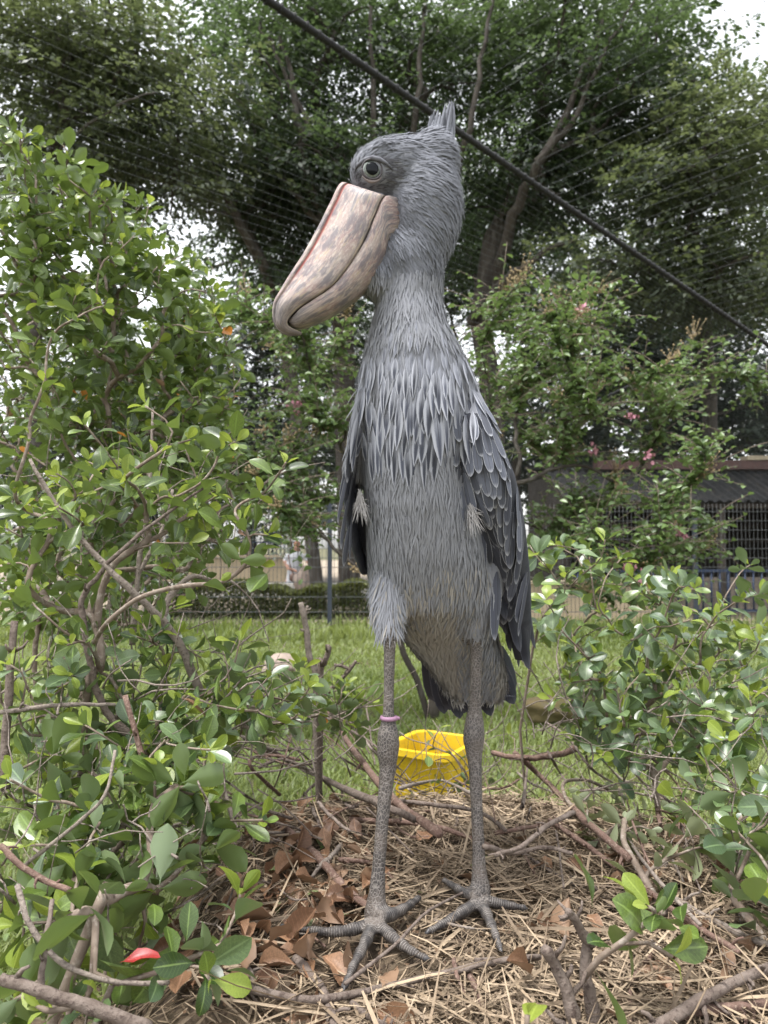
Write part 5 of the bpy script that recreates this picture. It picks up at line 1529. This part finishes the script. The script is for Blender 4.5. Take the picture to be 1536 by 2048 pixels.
shrub('leafy_shrub', 'large-leaved foreground shrub with toothed leaves at the edge of the straw', [Vector((-.55, 1.0, .0)), Vector((-.52, .98, .3)), at(190, 1830, .98)],
      heads(r5, HL, lambda py: .90 + (2048 - py) / 600 * .32, .05) + blob(r5, [(200, 1620, 240, 130, 1.1, 1.45, 34), (180, 1850, 210, 130, 1.0, 1.3, 20)]), r5, .066, (8, 11), .6, kinds=('leaf', 'leaf', 'leafb'), up=.5, wob=.13, r0=.0021, open_=.95)
HR = [(1110, 1090), (1180, 1100), (1240, 1120), (1290, 1190), (1340, 1160), (1390, 1180), (1440, 1220), (1500, 1130), (1525, 1190), (1180, 1210), (1130, 1150), (1230, 1260), (1320, 1260), (1400, 1300), (1460, 1320), (1520, 1280), (1190, 1310), (1280, 1350), (1360, 1380), (1430, 1420), (1500, 1400), (1240, 1420), (1320, 1470), (1450, 1480), (1530, 1480), (1090, 1200), (1150, 1290), (1380, 1240), (1480, 1200)]
r6 = random.Random(106)
shrub('leafy_shrub', 'pale glossy shrub on the open side of the nest, in front of the shed', [Vector((.72, 1.95, 0)), Vector((.71, 1.95, .2)), at(1310, 1560, 1.9)],
      heads(r6, HR, lambda py: 1.55 + (1500 - py) / 400 * .35, .15) + blob(r6, [(1320, 1290, 230, 150, 1.7, 2.3, 50), (1400, 1430, 170, 110, 1.6, 2.1, 24), (1180, 1400, 100, 80, 1.8, 2.3, 10), (1330, 1490, 200, 60, 1.6, 2.0, 14)]), r6, .058, (8, 11), .7, kinds=('leafb', 'leafb', 'leaf'), up=.6, wob=.13)
r7 = random.Random(107)
shrub('leafy_shrub', 'thin-stemmed sapling shrub rising directly beside the bird\'s wing tip', [Vector((.42, 2.1, 0)), at(1040, 1460, 2.1), at(1065, 1300, 2.1)],
      heads(r7, [(1075, 1110), (1100, 1140), (1130, 1100), (1160, 1160), (1085, 1230), (1190, 1130), (1210, 1080), (1120, 1260), (1060, 1090)], lambda py: 2.0, .15), r7, .066, (7, 10), .6, kinds=('leafb', 'leaf'), up=.7)
r8 = random.Random(108)
shrub('cut_branch', 'cut leafy branch with limp pale leaves lying across the nest edge', [on_nest(1330, 1830, .02), on_nest(1290, 1760, .04), on_nest(1250, 1690, .06)],
      [on_nest(px, py, up) for px, py, up in ((1225, 1545, .12), (1175, 1620, .05), (1290, 1590, .10), (1350, 1605, .10), (1330, 1720, .07), (1250, 1640, .08), (1200, 1680, .04), (1380, 1660, .09), (1300, 1660, .06), (1240, 1590, .09), (1420, 1700, .05), (1160, 1580, .08))], r8, .062, (5, 7), .0, kinds=('wilt',), up=0.1, cat='branch', r0=.0022, tail=.06)
r9 = random.Random(109)
shrub('leafy_sprig', 'fresh sprig sprouting from the forked stump in the straw', [at(1165, 1960, .945), at(1200, 1915, .94), at(1250, 1880, .93)],
      [at(1300, 1815, .93), at(1345, 1915, .93), at(1310, 1830, .94)], r9, .066, (6, 8), .25, up=.5, cat='sprig', r0=.0026)
r10 = random.Random(110)
shrub('leafy_sprig', 'single pale green sprig poking up from the straw', [on_nest(1050, 2110, 0), at(1052, 2060, .80)], [at(1055, 2030, .80)], r10, .055, (4, 6), .8, up=.6, cat='sprig', r0=.003)
r11 = random.Random(111)
shrub('leafy_shrub', 'broad-leaved shrub crowding the nest edge behind the cut branch', [Vector((.62, 1.15, .3)), Vector((.6, 1.12, .45))],
      heads(r11, [(1500, 1700), (1540, 1790), (1500, 1620), (1530, 1650), (1550, 1730), (1470, 1800), (1560, 1850), (1545, 1560)], lambda py: 1.15, .1) + blob(r11, [(1450, 1590, 110, 90, 1.3, 1.7, 18), (1500, 1680, 60, 80, 1.15, 1.4, 8)]), r11, .066, (5, 8), .25, kinds=('leafb', 'leaf'), up=.5)
r12 = random.Random(112)
shrub('leafy_shrub', 'sparse twiggy shrub growing over the yellow tub', [Vector((.30, 2.3, 0)), at(900, 1600, 2.3)],
      heads(r12, [(880, 1450), (860, 1490), (905, 1510), (940, 1560), (800, 1470), (870, 1560), (1000, 1560), (930, 1600), (820, 1590), (1020, 1470)], lambda py: 2.3, .15), r12, .05, (3, 5), .4, kinds=('leafb', 'leaf'), up=.5, wob=.25)
# red fallen leaf caught in the twigs
o = part('red_leaf', single(dry_t[0], .5, 'red_leaf', M_redleaf), None, mw=mat4(frame(at(240, 1925, .93), Vector((1, -.1, .35)), Vector((0, -.5, 1)), .048)))
tag(o, 'single bright red leaf caught in twigs at the nest edge', 'leaf')

# long bare branches arching through the foreground bush
br = thing('bare_branch', 'long bare arching branches leaning through the foreground shrub', 'branch', (at(150, 1985, .9).x, .9, .3))
for pp, r0_, r1_, m in (([(0, 1955, .86), (90, 1985, .86), (180, 2015, .87), (300, 2060, .88)], .006, .008, 0), ([(35, 1770, .95), (60, 1850, .93), (130, 1930, .92), (240, 1965, .92), (340, 1965, .92)], .0036, .0026, 2),
                        ([(0, 1690, .98), (60, 1745, .97), (140, 1780, .96)], .004, .0035, 1), ([(50, 1730, 1.05), (150, 1650, 1.05), (210, 1590, 1.05), (230, 1500, 1.08)], .0028, .002, 2), ([(80, 2000, .88), (90, 1900, .9), (105, 1800, .95)], .004, .0028, 0),
                        ([(400, 1380, 1.5), (340, 1260, 1.45), (250, 1170, 1.4), (140, 1050, 1.4), (60, 920, 1.4)], .009, .003, 2), ([(330, 1245, 1.45), (335, 1200, 1.46), (380, 1155, 1.48), (420, 1160, 1.5)], .007, .004, 2),
                        ([(270, 1480, 1.4), (200, 1400, 1.4), (165, 1230, 1.4), (180, 1170, 1.4), (250, 1095, 1.4), (330, 1030, 1.45), (430, 960, 1.5)], .0075, .002, 0), ([(10, 1580, 1.3), (15, 1430, 1.32), (30, 1240, 1.35)], .008, .006, 0),
                        ([(0, 1425, 1.3), (120, 1410, 1.32), (230, 1410, 1.35)], .004, .003, 2), ([(265, 1290, 1.6), (275, 1150, 1.62), (300, 960, 1.65), (305, 820, 1.68)], .0065, .0025, 2), ([(275, 1150, 1.62), (330, 1050, 1.64), (345, 980, 1.66)], .005, .0035, 2),
                        ([(480, 1680, 1.3), (440, 1560, 1.32), (410, 1480, 1.35)], .0038, .003, 2), ([(330, 1620, 1.2), (290, 1530, 1.22), (250, 1390, 1.25)], .0045, .0045, 1)):
    stick([at(*p) for p in pp], r0_, r1_, M_stick[m], 'branch', br)

# fine dead twigs tangled through the bushes
def tangle(label, specs, rng, base):
    t = thing('twig_tangle', label, 'twigs', base)
    big, small = [], MB()
    for (px, py, rx, ry, Y0, Y1, n) in specs:
        for _ in range(n):
            Yc = rng.uniform(Y0, Y1)
            x, y = px + rng.uniform(-rx, rx), py + rng.uniform(-ry, ry)
            a = rng.gauss(-1.2, .8); L = rng.uniform(60, 220)
            pts = []
            for k in range(6):
                pts.append(at(x, y, Yc)); x += L / 5 * math.cos(a); y += L / 5 * math.sin(a); a += rng.gauss(0, .28); Yc += rng.gauss(0, .03)
            r_ = rng.choice((.0009, .0012, .0016, .0022))
            small.tube(pts, np.linspace(r_, r_ * .5, 6), 5)
    part('fine_twigs', small.mesh('fine_twigs', M_stick[2]), t, 'stuff')
rt = random.Random(131)
tangle('mesh of fine grey dead twigs inside the bushes left of the nest', [(250, 1150, 260, 200, 1.5, 2.2, 80), (250, 1450, 260, 150, 1.25, 1.7, 80), (200, 1750, 260, 170, 1.0, 1.35, 70), (560, 1480, 150, 80, 1.6, 2.0, 40)], rt, (-.6, 1.5, 0))
tangle('mesh of fine grey twigs under the pale shrub beside the lawn', [(1300, 1480, 240, 120, 1.5, 2.2, 70), (1150, 1440, 120, 100, 1.8, 2.3, 30), (1420, 1650, 130, 100, 1.2, 1.5, 25)], rt, (.7, 1.9, 0))
tangle('thin bare twigs crossing in front of the yellow tub', [(860, 1580, 110, 60, 2.2, 2.7, 26), (1000, 1540, 70, 70, 2.1, 2.6, 14)], rt, (.15, 2.4, 0))
# green scraps dropped on the straw
for i in range(26):
    px, py = rt.uniform(560, 1000), rt.uniform(1690, 1880)
    p = on_nest(px, py, .012)
    if near_toe(p.x, p.y, .03): continue
    part('green_leaf', leaf_mesh('wilt' if i % 3 else 'leaf', rt.randrange(len(leaf_t)), rt.randrange(5)), nest, mw=mat4(frame(p, Vector((rt.gauss(0, 1), rt.gauss(0, 1), rt.gauss(.1, .2))), Vector((rt.gauss(0, .4), rt.gauss(0, .4), 1)), rt.uniform(.025, .055))))

# ================================================================== CRAPE MYRTLE behind the bird
M_myr = leafmat('myrtle leaf', (.06, .108, .032), (.155, .235, .07), back=(.14, .20, .085), rough=.36, trans=.28, vein=.15, tcol=(.18, .28, .05), spec=.6)
M_seed = pmat('tan seed heads', (.34, .27, .15), (.26, .19, .11), 60, .8, .2, .003)
M_pink = pmat('pink petals', (.50, .20, .27), (.58, .32, .36), 60, .7, .3, .004)
r20 = random.Random(120)
MY = 5.3
mbase = Vector((at(868, 1430, MY).x, MY, 0))
myr = thing('crape_myrtle', 'crape myrtle bush with arching leafy branches and pink flowers behind the bird', 'bush', mbase)
TIPS = [(490, 600), (500, 655), (560, 700), (600, 800), (480, 835), (560, 900), (520, 960), (600, 990), (640, 745), (650, 860), (560, 1020), (660, 1000), (640, 1060), (700, 920), (540, 850), (690, 640), (600, 660),
        (1180, 592), (1250, 640), (1150, 690), (1480, 745), (1400, 880), (1350, 810), (1300, 900), (1390, 960), (1200, 830), (1100, 750), (1320, 1050), (1400, 1095), (1280, 1135), (1150, 1000), (1060, 880), (1085, 1060), (1000, 660), (965, 710),
        (1020, 790), (1120, 920), (1220, 960), (1180, 1080), (1060, 960), (1250, 760), (1130, 620), (1050, 700), (1330, 730), (1010, 590), (1120, 820), (1220, 1010)]
TIPS = TIPS + [(px + r20.gauss(0, 60), py + r20.gauss(20, 60)) for px, py in TIPS if px > 1000 or px < 680]
tips = [at(px, py, MY + r20.uniform(-.7, .5)) for px, py in TIPS]
lines, dirs = grow([mbase, mbase + Vector((-.02, 0, .4)), mbase + Vector((.02, 0, .8)), mbase + Vector((.0, 0, 1.2))], tips, r20, k_path=.25, wob=.10, r0=.0045, power=.42)
for i, (pts, rr) in enumerate(sorted(lines, key=lambda l: -max(l[1]))):
    b = MB(); b.tube(smooth(pts, 3), np.interp(np.linspace(0, 1, 3 * (len(pts) - 1) + 1), np.linspace(0, 1, len(rr)), rr), 6); part('branch', b.mesh('branch', M_bark), myr)
b = MB()
for dx_, tx in ((-.12, 800), (.03, 905), (-.03, 850)):
    b.tube(smooth([mbase + Vector((dx_ * .3, .05, 0)), at((868 + tx) / 2, 1360, MY), at(tx, 1280, MY), at(tx - 10, 1100, MY + .1)], 4), .022, 7)
part('stem', b.mesh('stem', M_bark), myr)
mleaf_t = [blade([(0, .06), (.12, .25), (.35, .85), (.6, 1), (.82, .7), (1, .06)], (-1, 0, 1), fold=f, bend=bd) for f, bd in ((.2, .3), (.35, .1), (.1, .6))]
mleaf_t = [(np.array([(v[0] * .30, v[1], v[2]) for v in t[0]]), t[1], t[2]) for t in mleaf_t]
ml = []
def twig_leaves(a, b2, L, n):
    for i in range(n):
        u = (i + .5) / n; p = a.lerp(b2, u); d0 = (b2 - a).normalized()
        sd_ = d0.cross(Vector((0, 0, 1))); sd_ = sd_.normalized() if sd_.length > .01 else Vector((1, 0, 0))
        d = sd_ * (1 if i % 2 else -1) + d0 * .5 + Vector((r20.gauss(0, .3), r20.gauss(0, .3), r20.gauss(-.05, .35)))
        s = L * r20.uniform(.7, 1.25)
        ml.append((frame(p, d, Vector((r20.gauss(0, .45), r20.gauss(-.25, .4), 1)), s), p, s))
twb = MB()
for (pts, rr) in lines:
    P = smooth(pts, 3); k0 = int(len(P) * .25)
    for i in range(max(1, k0), len(P) - 1):
        if rr[0] > .014 and i < len(P) * .35: continue
        twig_leaves(P[i], P[i+1], .052, 3)
        for _ in range(2):
            if r20.random() < .75:
                e = P[i] + Vector((r20.gauss(0, .18), r20.gauss(0, .15), r20.gauss(.05, .13)))
                twb.tube([P[i], (P[i] + e) / 2 + Vector((0, 0, .02)), e], [.003, .0022, .0015], 4)
                twig_leaves(P[i], e, .050, 8)
part('twigs', twb.mesh('twigs', M_twig), myr, 'stuff')
def sc(l):
    x, y, d = proj(l[1]); 
    if 700 < x < 1000 and 500 < y < 1450: return 0
    return l[2] / d if 0 < x < 1536 else 0
ml.sort(key=sc, reverse=True)
mme = [single(t, q / 4, 'leaf', M_myr) for t in mleaf_t for q in range(5)]
for (fr_, p, s) in ml[:299]: part('leaf', r20.choice(mme), myr, mw=mat4(fr_))
part('foliage', inst_multi('foliage', mleaf_t, [l[0] for l in ml[299:]], [r20.random() for _ in ml[299:]], M_myr, r20), myr, 'stuff')
for i, tp in enumerate(tips):
    if r20.random() < .55:
        b = MB(); d = dirs[i]
        for _ in range(26):
            p = tp + d * r20.uniform(0, .16) + Vector((r20.gauss(0, .03), r20.gauss(0, .03), r20.gauss(.02, .03))); b.ellipsoid(p, .0075, .0075, .0075, nu=5, nv=3)
            b.tube([tp + d * .04, p], .0012, 3)
        part('seed_panicle', b.mesh('seed_panicle', M_seed), myr)
for (px, py, Y) in ((590, 815, 5.0), (598, 810, 5.0), (1165, 620, 5.0), (1190, 900, 5.0), (1262, 832, 4.9), (1298, 912, 4.9), (1362, 1068, 4.8), (1262, 1138, 4.7), (1286, 1160, 4.6), (1255, 1135, 4.7)):
    b = MB(); c = at(px, py, Y)
    for _ in range(14):
        p = c + Vector((r20.gauss(0, .018), r20.gauss(0, .015), r20.gauss(0, .016)))
        v, f_ = blade([(0, .4), (.5, 1), (1, .5)], (-1, 0, 1), fold=.5, bend=.8)[:2]
        m_ = np.array(frame(p, Vector((r20.gauss(0, 1), r20.gauss(0, 1), r20.gauss(0, 1))), Vector((r20.gauss(0, 1), r20.gauss(0, 1), r20.gauss(0, 1))), .012, .024))
        b.add(v @ m_[:, :3].T + m_[:, 3], f_)
    part('flower', b.mesh('flower', M_pink), myr)
